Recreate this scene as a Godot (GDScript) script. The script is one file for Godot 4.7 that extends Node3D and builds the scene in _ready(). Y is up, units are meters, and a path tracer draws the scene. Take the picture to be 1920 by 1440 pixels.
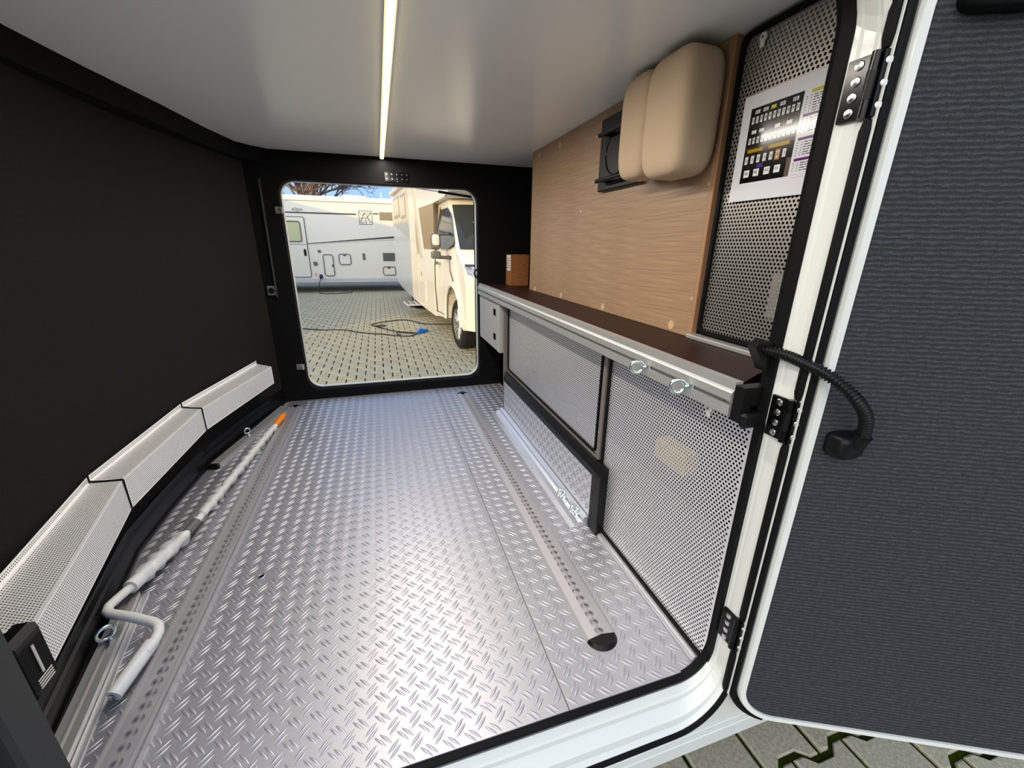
extends Node3D
# Rear garage of a motorhome seen from its near hatch: metres, y up, garage floor at y = 0, yard at y = GY.
const H := 1.316      # ceiling
const D := -2.027     # inner face of the far wall
const GY := -0.5      # paving
var M := {}
var used := {}
var rng := RandomNumberGenerator.new()

# ---------------------------------------------------------------- nodes
func numbered(called: String) -> String:
	if not used.has(called):
		used[called] = 0
		return called
	used[called] += 1
	return "%s_%03d" % [called, used[called]]

func tag(o: Node3D, label: String, category := "", group := "", kind := "") -> Node3D:
	if label: o.set_meta("label", label)
	if category: o.set_meta("category", category)
	if group: o.set_meta("group", group)
	if kind: o.set_meta("kind", kind)
	return o

func thing(called: String, label: String, category: String, at := Vector3.ZERO, rot := Vector3.ZERO, group := "") -> Node3D:
	var o := Node3D.new()
	o.name = numbered(called)
	add_child(o)
	o.position = at
	o.rotation = rot
	tag(o, label, category, group)
	return o

func S() -> SurfaceTool:
	var st := SurfaceTool.new()
	st.begin(Mesh.PRIMITIVE_TRIANGLES)
	st.set_smooth_group(-1)
	return st

func mesh_of(st: SurfaceTool, m: Material) -> ArrayMesh:
	st.generate_normals()
	st.set_material(m)
	return st.commit()

func obj(called: String, st: SurfaceTool, m: Material, parent: Node3D = null) -> MeshInstance3D:
	return put(called, mesh_of(st, m), parent)

func put(called: String, mesh: Mesh, parent: Node3D = null) -> MeshInstance3D:
	var o := MeshInstance3D.new()
	o.mesh = mesh
	if parent == null:
		o.name = numbered(called)
		add_child(o)
	else:
		var k := 0
		var nm := called
		while parent.has_node(nm):
			k += 1
			nm = "%s_%03d" % [called, k]
		o.name = nm
		parent.add_child(o)
	return o

func struct(called: String, st: SurfaceTool, m: Material, label: String) -> MeshInstance3D:
	var o := obj(called, st, m)
	tag(o, label, "", "", "structure")
	return o

# ---------------------------------------------------------------- shapes (faces given counter-clockwise from outside)
func tri(st: SurfaceTool, a: Vector3, b: Vector3, c: Vector3) -> void:
	st.add_vertex(a); st.add_vertex(c); st.add_vertex(b)

func quad(st: SurfaceTool, a: Vector3, b: Vector3, c: Vector3, d: Vector3) -> void:
	tri(st, a, b, c); tri(st, a, c, d)

func face(st: SurfaceTool, p: Array, c: Vector3) -> void:
	var mid := Vector3.ZERO
	for q: Vector3 in p: mid += q / p.size()
	var n: Vector3 = (p[1] - p[0]).cross(p[2] - p[0])
	if n.dot(mid - c) < 0: p.reverse()
	for i in range(1, p.size() - 1): tri(st, p[0], p[i], p[i + 1])

func box(st: SurfaceTool, lo: Vector3, hi: Vector3, bev := 0.0, xf := Transform3D.IDENTITY) -> void:
	var c := (lo + hi) * 0.5
	var h := (hi - lo).abs() * 0.5
	bev = minf(bev, minf(h.x, minf(h.y, h.z)) * 0.9)
	var P := func(s: Vector3, full: int) -> Vector3:
		var v := Vector3(s.x * (h.x - bev), s.y * (h.y - bev), s.z * (h.z - bev))
		v[full] = s[full] * h[full]
		return xf * (c + v)
	var cc := xf * c
	for ax in 3:
		var b := (ax + 1) % 3
		var d := (ax + 2) % 3
		for s in [-1.0, 1.0]:
			var q := []
			for k: Array in [[-1, -1], [1, -1], [1, 1], [-1, 1]]:
				var v := Vector3.ZERO
				v[ax] = s; v[b] = k[0]; v[d] = k[1]
				q.append(P.call(v, ax))
			face(st, q, cc)
			if bev > 0:
				for t in [-1.0, 1.0]:
					var v0 := Vector3.ZERO
					v0[ax] = s; v0[b] = t; v0[d] = -1
					var v1 := v0
					v1[d] = 1
					face(st, [P.call(v0, ax), P.call(v1, ax), P.call(v1, b), P.call(v0, b)], cc)
	if bev > 0:
		for x in [-1, 1]:
			for y in [-1, 1]:
				for z in [-1, 1]:
					var v := Vector3(x, y, z)
					face(st, [P.call(v, 0), P.call(v, 1), P.call(v, 2)], cc)

func boxm(lo: Vector3, hi: Vector3, bev := 0.0) -> SurfaceTool:
	var st := S()
	box(st, lo, hi, bev)
	return st

func tube(st: SurfaceTool, pts: Array, r, n := 10, caps := true) -> void:
	var rings := []
	var prev := Vector3.ZERO
	for i in pts.size():
		var t: Vector3 = (pts[mini(i + 1, pts.size() - 1)] - pts[maxi(i - 1, 0)]).normalized()
		var u := prev
		if i == 0:
			u = t.cross(Vector3.UP if absf(t.y) < 0.9 else Vector3.RIGHT)
		u = (u - t * u.dot(t)).normalized()
		prev = u
		var w := t.cross(u)
		var rr: float = r[i] if r is Array else r
		var ring := []
		for k in n:
			var a := TAU * k / n
			ring.append(pts[i] + (u * cos(a) + w * sin(a)) * rr)
		rings.append(ring)
	st.set_smooth_group(0)
	for i in rings.size() - 1:
		for k in n:
			var l := (k + 1) % n
			quad(st, rings[i][k], rings[i][l], rings[i + 1][l], rings[i + 1][k])
	st.set_smooth_group(-1)
	if caps:
		for k in range(1, n - 1):
			tri(st, rings[0][0], rings[0][k + 1], rings[0][k])
			tri(st, rings[-1][0], rings[-1][k], rings[-1][k + 1])

func ringtube(st: SurfaceTool, c: Vector3, u: Vector3, w: Vector3, R: float, r: float, n := 20, m := 8) -> void:
	# a torus round c in the plane of u and w
	var nn := u.cross(w).normalized()
	st.set_smooth_group(0)
	for i in n:
		for k in m:
			var p := func(a: int, b: int) -> Vector3:
				var t := TAU * (a % n) / n
				var s := TAU * (b % m) / m
				var d := u * cos(t) + w * sin(t)
				return c + d * (R + r * cos(s)) + nn * r * sin(s)
			quad(st, p.call(i, k), p.call(i + 1, k), p.call(i + 1, k + 1), p.call(i, k + 1))
	st.set_smooth_group(-1)

func lathe(st: SurfaceTool, prof: Array, n := 16, xf := Transform3D.IDENTITY, smooth := false) -> void:
	# prof: (radius, height) from bottom to top, axis y
	if smooth: st.set_smooth_group(0)
	for i in prof.size() - 1:
		for k in n:
			var a := TAU * k / n
			var b := TAU * (k + 1) / n if k < n - 1 else 0.0
			var p: Vector2 = prof[i]
			var q: Vector2 = prof[i + 1]
			var v0 := xf * Vector3(p.x * cos(a), p.y, p.x * sin(a))
			var v1 := xf * Vector3(p.x * cos(b), p.y, p.x * sin(b))
			var v2 := xf * Vector3(q.x * cos(b), q.y, q.x * sin(b))
			var v3 := xf * Vector3(q.x * cos(a), q.y, q.x * sin(a))
			if p.x > 0: tri(st, v0, v2, v1)
			if q.x > 0: tri(st, v0, v3, v2)
	st.set_smooth_group(-1)

func along(a: Vector3, b: Vector3) -> Transform3D:
	# y axis runs from a towards b
	var y := (b - a).normalized()
	var x := y.cross(Vector3.UP if absf(y.y) < 0.9 else Vector3.RIGHT).normalized()
	return Transform3D(Basis(x, y, x.cross(y)), a)

func disc(st: SurfaceTool, c: Vector3, nrm: Vector3, r: float, h: float, n := 16, dome := 0.0) -> void:
	lathe(st, [Vector2(0, 0), Vector2(r, 0), Vector2(r, h * 0.7), Vector2(r * 0.85, h), Vector2(0, h + dome)], n, along(c, c + nrm))

func area2(p: PackedVector2Array) -> float:
	var a := 0.0
	for i in p.size():
		var q := p[(i + 1) % p.size()]
		a += p[i].x * q.y - q.x * p[i].y
	return a * 0.5

func normals(pts: Array, up: Vector3, closed: bool) -> Array:
	# mitred sideways vectors tangent x up
	var out := []
	var n := pts.size()
	for i in n:
		var a: Vector3
		var b: Vector3
		if closed:
			a = pts[i] - pts[(i + n - 1) % n]
			b = pts[(i + 1) % n] - pts[i]
		else:
			a = pts[i] - pts[maxi(i - 1, 0)] if i > 0 else pts[1] - pts[0]
			b = pts[i + 1] - pts[i] if i < n - 1 else pts[i] - pts[i - 1]
		var na := a.normalized().cross(up).normalized()
		var nb := b.normalized().cross(up).normalized()
		var m := (na + nb).normalized()
		out.append(m / maxf(0.3, m.dot(na)))
	return out

func sweep(st: SurfaceTool, pts: Array, up: Vector3, prof: PackedVector2Array, closed := false, caps := true, flip := 1.0, nrm: Array = []) -> void:
	# profile x runs along (tangent x up) * flip, y along up
	if nrm.is_empty(): nrm = normals(pts, up, closed)
	var m := prof.size()
	var pos := func(i: int, j: int) -> Vector3:
		return pts[i % pts.size()] + nrm[i % pts.size()] * prof[j % m].x * flip + up * prof[j % m].y
	var T: Vector3 = pts[1] - pts[0]
	var good: bool = area2(prof) * (nrm[0] * flip).cross(up).dot(T) > 0
	var segs := pts.size() if closed else pts.size() - 1
	for j in m:
		st.set_smooth_group(j + 1)
		for i in segs:
			var q := [pos.call(i, j), pos.call(i, j + 1), pos.call(i + 1, j + 1), pos.call(i + 1, j)]
			if not good: q.reverse()
			quad(st, q[0], q[1], q[2], q[3])
	st.set_smooth_group(-1)
	if caps and not closed:
		var idx := Geometry2D.triangulate_polygon(prof)
		for k in range(0, idx.size(), 3):
			for e in [0, pts.size() - 1]:
				var t := [pos.call(e, idx[k]), pos.call(e, idx[k + 1]), pos.call(e, idx[k + 2])]
				var nn: Vector3 = (t[1] - t[0]).cross(t[2] - t[0])
				if (nn.dot(T) > 0) == (e == 0): t.reverse()
				tri(st, t[0], t[1], t[2])

func rr(x0: float, y0: float, x1: float, y1: float, r: float, n := 8) -> PackedVector2Array:
	# rounded rectangle, counter-clockwise
	var out := PackedVector2Array()
	for c: Array in [[x1 - r, y0 + r, -90], [x1 - r, y1 - r, 0], [x0 + r, y1 - r, 90], [x0 + r, y0 + r, 180]]:
		for k in n + 1:
			var a := deg_to_rad(c[2] + 90.0 * k / n)
			out.append(Vector2(c[0] + r * cos(a), c[1] + r * sin(a)))
	return out

func to3(p: PackedVector2Array, z: float) -> Array:
	var out := []
	for q in p: out.append(Vector3(q.x, q.y, z))
	return out

func band(st: SurfaceTool, a: Array, b: Array, inward := false) -> void:
	# closed strip between two matching loops; a inside, b outside, seen from +z when counter-clockwise
	for i in a.size():
		var k := (i + 1) % a.size()
		if inward: quad(st, a[i], a[k], b[k], b[i])
		else: quad(st, a[i], b[i], b[k], a[k])

func slab_with_hole(st: SurfaceTool, hole: PackedVector2Array, rim: PackedVector2Array, z0: float, z1: float) -> void:
	band(st, to3(hole, z1), to3(rim, z1))
	band(st, to3(hole, z0), to3(rim, z0), true)
	band(st, to3(hole, z0), to3(hole, z1))
	band(st, to3(rim, z0), to3(rim, z1), true)

func prism(st: SurfaceTool, poly: PackedVector2Array, o: Vector3, U: Vector3, V: Vector3, depth: float) -> void:
	# polygon in the plane (o,U,V), pushed along U x V by depth
	var W := U.cross(V).normalized() * depth
	if area2(poly) < 0: poly.reverse()
	var idx := Geometry2D.triangulate_polygon(poly)
	var at := func(p: Vector2) -> Vector3: return o + U * p.x + V * p.y
	for k in range(0, idx.size(), 3):
		var t := [poly[idx[k]], poly[idx[k + 1]], poly[idx[k + 2]]]
		if (t[1] - t[0]).cross(t[2] - t[0]) < 0: t.reverse()
		tri(st, at.call(t[0]) + W, at.call(t[1]) + W, at.call(t[2]) + W)
		tri(st, at.call(t[0]), at.call(t[2]), at.call(t[1]))
	for i in poly.size():
		var a: Vector3 = at.call(poly[i])
		var b: Vector3 = at.call(poly[(i + 1) % poly.size()])
		quad(st, a, b, b + W, a + W)

func superquad(st: SurfaceTool, c: Vector3, h: Vector3, e := 0.35, nu := 36, nv := 24) -> void:
	var f := func(x: float) -> float: return signf(x) * pow(absf(x), e)
	var p := func(i: int, j: int) -> Vector3:
		var a := TAU * (i % nu) / nu
		var b := -PI / 2 + PI * j / nv
		var cb: float = f.call(cos(b)) if j > 0 and j < nv else 0.0
		return c + Vector3(h.x * cb * f.call(cos(a)), h.y * f.call(sin(b)), h.z * cb * f.call(sin(a)))
	st.set_smooth_group(0)
	for i in nu:
		for j in nv:
			var q := [p.call(i, j), p.call(i, j + 1), p.call(i + 1, j + 1), p.call(i + 1, j)]
			if j > 0: tri(st, q[0], q[1], q[3])
			if j < nv - 1: tri(st, q[1], q[2], q[3])
	st.set_smooth_group(-1)

func perf(o: Vector3, U: Vector3, V: Vector3, w: float, h: float, pitch: float, r: float, m: Material, n := 12) -> ArrayMesh:
	# perforated sheet: staggered round holes as real openings, plain rim round them; faces U x V
	var N := U.cross(V).normalized()
	var rp := pitch * 0.866
	var rim := pitch * 0.5
	var rows := int((h - rim * 2) / rp)
	var cols := int((w - rim * 2) / pitch - 0.5)
	var vs := PackedVector3Array()
	var cell := []
	for k in n:
		var a := TAU * k / n
		var b := TAU * (k + 1) / n
		for q: Array in [[a, 0], [a, 1], [b, 1], [a, 0], [b, 1], [b, 0]]:
			var d := Vector2(cos(q[0]), sin(q[0]))
			var s := r
			if q[1] == 1: s = minf(pitch * 0.5 / maxf(absf(d.x), 1e-6), rp * 0.5 / maxf(absf(d.y), 1e-6))
			cell.append(d * s)
	# clockwise seen from N: reverse every triangle
	var offs := []
	for k in range(0, cell.size(), 3):
		for e in [0, 2, 1]: offs.append(U * cell[k + e].x + V * cell[k + e].y)
	if n > 6:  # corners the fan leaves out
		for sx in [-1.0, 1.0]:
			for sy in [-1.0, 1.0]:
				var cn := Vector2(sx * pitch * 0.5, sy * rp * 0.5)
				var best := []
				for k in n:
					var a := TAU * k / n
					var b := TAU * (k + 1) / n
					var ca := atan2(cn.y, cn.x)
					if ca < 0: ca += TAU
					if ca > a and ca < b: best = [a, b]
				if best.size():
					var tr := []
					for t: float in best:
						var d := Vector2(cos(t), sin(t))
						tr.append(d * minf(pitch * 0.5 / maxf(absf(d.x), 1e-6), rp * 0.5 / maxf(absf(d.y), 1e-6)))
					for q: Vector2 in [tr[0], tr[1], cn]: offs.append(U * q.x + V * q.y)
	var x0 := (w - (cols + 0.5) * pitch) * 0.5
	var y0 := (h - rows * rp) * 0.5
	for j in rows:
		var sh := 0.5 if j % 2 else 0.0
		for i in cols:
			var c := o + U * (x0 + (i + 0.5 + sh) * pitch) + V * (y0 + (j + 0.5) * rp)
			for q: Vector3 in offs: vs.append(c + q)
		var xa := x0 if j % 2 else x0 + cols * pitch
		quad_cw(vs, o, U, V, xa, y0 + j * rp, xa + pitch * 0.5, y0 + (j + 1) * rp)
	var x1 := x0 + (cols + 0.5) * pitch
	var y1 := y0 + rows * rp
	quad_cw(vs, o, U, V, 0, 0, w, y0)
	quad_cw(vs, o, U, V, 0, y1, w, h)
	quad_cw(vs, o, U, V, 0, y0, x0, y1)
	quad_cw(vs, o, U, V, x1, y0, w, y1)
	var ns := PackedVector3Array()
	ns.resize(vs.size())
	ns.fill(N)
	return arrays(vs, ns, m)

func arrays(vs: PackedVector3Array, ns: PackedVector3Array, m: Material) -> ArrayMesh:
	var a := []
	a.resize(Mesh.ARRAY_MAX)
	a[Mesh.ARRAY_VERTEX] = vs
	a[Mesh.ARRAY_NORMAL] = ns
	var am := ArrayMesh.new()
	am.add_surface_from_arrays(Mesh.PRIMITIVE_TRIANGLES, a)
	am.surface_set_material(0, m)
	return am

func quad_cw(vs: PackedVector3Array, o: Vector3, U: Vector3, V: Vector3, x0: float, y0: float, x1: float, y1: float) -> void:
	var a := o + U * x0 + V * y0
	var b := o + U * x1 + V * y0
	var c := o + U * x1 + V * y1
	var d := o + U * x0 + V * y1
	for q: Vector3 in [a, c, b, a, d, c]: vs.append(q)

func treads(o: Vector3, U: Vector3, V: Vector3, us: Vector2, vsn: Vector2, ok: Callable, pitch := 0.0405) -> ArrayMesh:
	# pairs of raised lens-shaped bars, each pair at right angles to its neighbours
	var N := U.cross(V).normalized()
	var vs := PackedVector3Array()
	var ns := PackedVector3Array()
	var L := 0.0155
	var W := 0.0031
	var hh := 0.0017
	var K := 6
	for kind in 2:
		var d := (U - V).normalized() if kind == 0 else (U + V).normalized()
		var s := N.cross(d)
		for i in range(floori(us.x / pitch), ceili(us.y / pitch) + 1):
			for j in range(floori(vsn.x / pitch), ceili(vsn.y / pitch) + 1):
				var p2 := Vector2((i + 0.5 * kind) * pitch, (j + 0.5 * kind) * pitch)
				for e in [-1.0, 1.0]:
					var c: Vector3 = o + U * p2.x + V * p2.y + s * 0.0045 * e + d * 0.0025 * e
					if not ok.call(c): continue
					var rows := []
					for k in K + 1:
						var t := -1.0 + 2.0 * k / K
						var ww := W * (1 - t * t * 0.96)
						var h2 := hh * (1 - t * t)
						var m := c + d * L * t
						rows.append([m - s * ww, m - s * ww * 0.45 + N * h2 * 0.8, m + s * ww * 0.45 + N * h2 * 0.8, m + s * ww, t])
					for k in K:
						for q in 3:
							for z: Array in [[k, q], [k + 1, q + 1], [k + 1, q], [k, q], [k, q + 1], [k + 1, q + 1]]:
								vs.append(rows[z[0]][z[1]])
								var lean: float = [-0.9, -0.35, 0.35, 0.9][z[1]]
								ns.append((N + s * lean + d * rows[z[0]][4] * 0.25).normalized())
	return arrays(vs, ns, M.alu_floor)

# ---------------------------------------------------------------- materials
func mat(called: String, c: Color, rough := 0.6, metal := 0.0, spec := 0.5) -> StandardMaterial3D:
	var m := StandardMaterial3D.new()
	m.resource_name = called
	m.albedo_color = c
	m.roughness = rough
	m.metallic = metal
	m.metallic_specular = spec
	M[called] = m
	return m

func noise(freq: float, lo: Color, hi: Color, octaves := 4, sd := 1, type := FastNoiseLite.TYPE_SIMPLEX_SMOOTH, normal := 0.0, size := 512) -> NoiseTexture2D:
	var n := FastNoiseLite.new()
	n.noise_type = type
	n.frequency = freq
	n.fractal_octaves = octaves
	n.seed = sd
	var t := NoiseTexture2D.new()
	t.width = size
	t.height = size
	t.seamless = true
	t.noise = n
	if normal > 0:
		t.as_normal_map = true
		t.bump_strength = normal
	else:
		var g := Gradient.new()
		g.set_color(0, lo)
		g.set_color(1, hi)
		t.color_ramp = g
	return t

func tex(m: StandardMaterial3D, t: Texture2D, scale: Vector3, normal: Texture2D = null, ns := 1.0) -> void:
	if t: m.albedo_texture = t
	m.uv1_triplanar = true
	m.uv1_world_triplanar = true
	m.uv1_scale = scale
	if normal:
		m.normal_enabled = true
		m.normal_texture = normal
		m.normal_scale = ns

func ribbed() -> Array:
	# needle-felt with broken horizontal ribs: colour and normal map, 0.2 m a side
	var n := FastNoiseLite.new()
	n.frequency = 0.03
	n.seed = 5
	var g := FastNoiseLite.new()
	g.frequency = 0.25
	g.seed = 9
	var sz := 512
	var im := Image.create(sz, sz, false, Image.FORMAT_RGB8)
	var hm := Image.create(sz, sz, false, Image.FORMAT_RGB8)
	for y in sz:
		for x in sz:
			var w := n.get_noise_2d(x * 0.5, y * 0.8)
			var rib := 0.5 + 0.5 * sin(TAU * (y / float(sz) * 28.0 + w * 0.32))
			var k := g.get_noise_2d(x * 0.5, y * 1.2)
			var h := clampf(rib * (0.75 + 0.5 * n.get_noise_2d(x * 1.1 + 900, y * 0.6)) + k * 0.35, 0, 1)
			hm.set_pixel(x, y, Color(h, h, h))
			var v := 0.70 + 0.30 * h + k * 0.16
			im.set_pixel(x, y, Color(v, v, v))
	hm.bump_map_to_normal_map(3.5)
	return [ImageTexture.create_from_image(im), ImageTexture.create_from_image(hm)]

func materials() -> void:
	var m := mat("alu_floor", Color(0.72, 0.72, 0.745), 0.47, 0.82)
	m = mat("alu_plate", Color(0.78, 0.77, 0.79), 0.42, 0.9)
	tex(m, noise(0.02, Color(0.93, 0.93, 0.93), Color(1, 1, 1), 3, 3), Vector3(3, 3, 3))
	mat("alu", Color(0.74, 0.73, 0.74), 0.5, 0.7)
	mat("alu_matt", Color(0.74, 0.74, 0.73), 0.5, 0.7)
	mat("alu_bright", Color(0.90, 0.90, 0.91), 0.33, 0.7)
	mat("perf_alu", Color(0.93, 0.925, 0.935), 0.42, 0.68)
	mat("perf_alu_shaded", Color(0.70, 0.685, 0.66), 0.42, 0.85)  # same metal as the other sheets, its dimmer light put into the colour
	mat("duct_alu", Color(0.97, 0.965, 0.955), 0.40, 0.25)
	mat("alu_kick", Color(0.86, 0.87, 0.895), 0.40, 0.65)
	mat("zinc", Color(0.84, 0.88, 0.88), 0.2, 1.0)
	mat("chrome", Color(0.85, 0.85, 0.86), 0.15, 1.0)
	mat("rubber", Color(0.05, 0.05, 0.052), 0.6, 0.0, 0.25)
	mat("black_plastic", Color(0.045, 0.045, 0.048), 0.40, 0.0, 0.35)
	mat("black_gloss", Color(0.025, 0.025, 0.028), 0.16, 0.0, 0.35)
	mat("black_void", Color(0.03, 0.03, 0.03), 0.95, 0.0, 0.1)
	m = mat("black_wall", Color(0.055, 0.055, 0.058), 0.85, 0.0, 0.25)
	mat("dark_grey", Color(0.2, 0.205, 0.2), 0.7)
	mat("grey_panel", Color(0.66, 0.66, 0.64), 0.55)
	mat("taupe", Color(0.42, 0.39, 0.37), 0.5)
	m = mat("felt", Color(0.20, 0.195, 0.185), 0.97, 0.0, 0.1)
	tex(m, noise(0.16, Color(0.55, 0.55, 0.55), Color(1, 1, 1), 4, 11), Vector3(5, 5, 5), noise(0.2, Color.BLACK, Color.WHITE, 3, 4, FastNoiseLite.TYPE_SIMPLEX_SMOOTH, 3.0), 0.6)
	var rb := ribbed()
	m = mat("carpet", Color(0.30, 0.315, 0.325), 0.95, 0.0, 0.15)
	tex(m, rb[0], Vector3(5, 5, 5), rb[1], 1.0)
	m.uv1_world_triplanar = false
	m = mat("white_paint", Color(0.86, 0.865, 0.835), 0.2)
	mat("white_plastic", Color(0.88, 0.88, 0.86), 0.45)
	m = mat("ceiling_white", Color(0.97, 0.97, 0.965), 0.22, 0.0, 0.6)
	tex(m, null, Vector3(9, 9, 9), noise(0.06, Color.BLACK, Color.WHITE, 3, 8, FastNoiseLite.TYPE_SIMPLEX_SMOOTH, 1.5), 0.18)
	m = mat("wood_light", Color(1, 1, 1), 0.42)
	tex(m, noise(0.022, Color(0.55, 0.44, 0.335), Color(0.72, 0.595, 0.465), 5, 21), Vector3(20, 20, 0.38))
	m = mat("wood_edge", Color(0.66, 0.5, 0.36), 0.5)
	m = mat("wood_dark", Color(1, 1, 1), 0.5, 0.0, 0.3)
	tex(m, noise(0.022, Color(0.11, 0.045, 0.032), Color(0.20, 0.088, 0.058), 5, 25), Vector3(9, 9, 0.5))
	m = mat("wood_box", Color(1, 1, 1), 0.5)
	tex(m, noise(0.02, Color(0.5, 0.3, 0.14), Color(0.68, 0.45, 0.24), 4, 31), Vector3(3, 14, 3))
	m = mat("upholstery", Color(0.83, 0.735, 0.62), 0.9, 0.0, 0.2)
	tex(m, noise(0.3, Color(0.9, 0.9, 0.9), Color(1, 1, 1), 2, 17), Vector3(12, 12, 12))
	mat("paper", Color(0.86, 0.86, 0.88), 0.35)
	mat("orange", Color(0.93, 0.52, 0.05), 0.45)
	mat("blue_plug", Color(0.08, 0.42, 0.85), 0.4)
	mat("navy_plug", Color(0.04, 0.08, 0.4), 0.4)
	mat("red_mark", Color(0.85, 0.35, 0.25), 0.5)
	mat("yellow", Color(0.80, 0.68, 0.28), 0.6)
	mat("tan_cap", Color(0.80, 0.68, 0.52), 0.5)
	m = mat("film", Color(0.93, 0.94, 0.93, 0.45), 0.35)
	m.transparency = BaseMaterial3D.TRANSPARENCY_ALPHA
	m = mat("led", Color(1, 0.95, 0.75), 0.5)
	m.emission_enabled = true
	m.emission = Color(1.0, 0.88, 0.55)
	m.emission_energy_multiplier = 2.0
	# yard
	m = mat("paver", Color(1, 1, 1), 0.9, 0.0, 0.2)
	m.vertex_color_use_as_albedo = true
	tex(m, noise(0.05, Color(0.62, 0.60, 0.52), Color(0.81, 0.785, 0.69), 5, 41), Vector3(3.1, 3.1, 3.1), noise(0.3, Color.BLACK, Color.WHITE, 3, 44, FastNoiseLite.TYPE_SIMPLEX_SMOOTH, 4.0), 0.5)
	m = mat("joint", Color(1, 1, 1), 1.0, 0.0, 0.1)
	tex(m, noise(0.02, Color(0.08, 0.07, 0.045), Color(0.25, 0.31, 0.05), 4, 43), Vector3(0.7, 0.7, 0.7))
	mat("coach_white", Color(0.89, 0.875, 0.83), 0.25)
	mat("coach_cream", Color(0.80, 0.77, 0.70), 0.28)
	mat("coach_taupe", Color(0.62, 0.575, 0.49), 0.3)
	mat("coach_bronze", Color(0.66, 0.55, 0.36), 0.32, 0.4)
	mat("coach_grey", Color(0.40, 0.40, 0.385), 0.45)
	mat("coach_line", Color(0.22, 0.215, 0.205), 0.4)
	mat("coach_skirt", Color(0.75, 0.75, 0.76), 0.4)
	m = mat("window_dark", Color(0.20, 0.215, 0.21), 0.06)
	m = mat("window_lit", Color(0.76, 0.78, 0.62), 0.12)
	m = mat("lens", Color(0.62, 0.65, 0.72), 0.1, 0.3)
	m = mat("tyre", Color(0.06, 0.06, 0.06), 0.8)
	m = mat("cable", Color(0.05, 0.05, 0.05), 0.6)
	m = mat("bark", Color(0.52, 0.44, 0.38), 0.95)

# ---------------------------------------------------------------- the build
func _ready() -> void:
	rng.seed = 7
	# camera
	var cam := Camera3D.new()
	cam.name = "camera"
	cam.position = Vector3(-0.018, 0.88, 0.5014)
	cam.rotation = Vector3(-0.32539, -0.30687, 0.01332)
	cam.fov = 86.287
	cam.near = 0.02
	add_child(cam)
	cam.current = true
	# sky, sun, exposure
	var env := Environment.new()
	env.background_mode = Environment.BG_SKY
	var sm := ProceduralSkyMaterial.new()
	sm.sky_top_color = Color(0.52, 0.63, 0.78)
	sm.sky_horizon_color = Color(0.56, 0.71, 0.90)
	sm.sky_curve = 0.16
	sm.ground_bottom_color = Color(0.30, 0.29, 0.27)
	sm.ground_horizon_color = Color(0.42, 0.41, 0.38)
	sm.sky_energy_multiplier = 1.0
	sm.sun_angle_max = 110.0
	sm.sun_curve = 0.42
	env.sky = Sky.new()
	env.sky.sky_material = sm
	env.tonemap_mode = Environment.TONE_MAPPER_LINEAR
	env.tonemap_exposure = 1.68
	env.sdfgi_enabled = true
	env.ssao_enabled = true
	env.ssil_enabled = true
	var we := WorldEnvironment.new()
	we.name = "environment"
	we.environment = env
	add_child(we)
	var sun := DirectionalLight3D.new()
	sun.name = "sun"
	sun.light_color = Color(1.0, 0.84, 0.50)
	sun.light_energy = 0.5
	sun.sky_mode = DirectionalLight3D.SKY_MODE_LIGHT_ONLY
	sun.light_angular_distance = 0.6
	sun.shadow_enabled = true
	add_child(sun)
	sun.look_at_from_position(Vector3(-0.698, 0.155, 0.698) * 10, Vector3.ZERO)
	# bright haze round the low sun
	var haze := DirectionalLight3D.new()
	haze.name = "sun_haze"
	haze.light_color = Color(1.0, 0.98, 0.95)
	haze.light_energy = 3.1
	haze.sky_mode = DirectionalLight3D.SKY_MODE_SKY_ONLY
	haze.light_angular_distance = 3.0
	haze.shadow_enabled = true
	add_child(haze)
	haze.look_at_from_position(Vector3(-0.698, 0.155, 0.698) * 10, Vector3.ZERO)
	materials()
	shell()
	floor_and_rails()
	left_side()
	right_side()
	far_end()
	near_hatch()
	near_door()
	yard()
	coach_behind()
	coach_beside()
	added_neighbours()
	sun_blocker()
	bare_tree(Vector3(-2.3, GY, -19.0), "bare brown tree standing behind the white motorhome roof, beside the far hatch's upper left corner", 3)
	led()

# ---------------------------------------------------------------- room shell
var LW := [Vector3(-0.60, 0, -2.06), Vector3(-0.63, 0, -1.98), Vector3(-0.668, 0, -1.818), Vector3(-0.742, 0, -1.45), Vector3(-0.775, 0, -1.233), Vector3(-0.79, 0, -0.97), Vector3(-0.785, 0, -0.698), Vector3(-0.735, 0, -0.333), Vector3(-0.69, 0, 0.0)]
var FE := [Vector2(-0.60, -2.02), Vector2(-0.611, -1.966), Vector2(-0.688, -1.633), Vector2(-0.757, -1.308), Vector2(-0.773, -0.988), Vector2(-0.772, -0.771), Vector2(-0.717, -0.481), Vector2(-0.66, -0.207), Vector2(-0.61, -0.004)]

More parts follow.
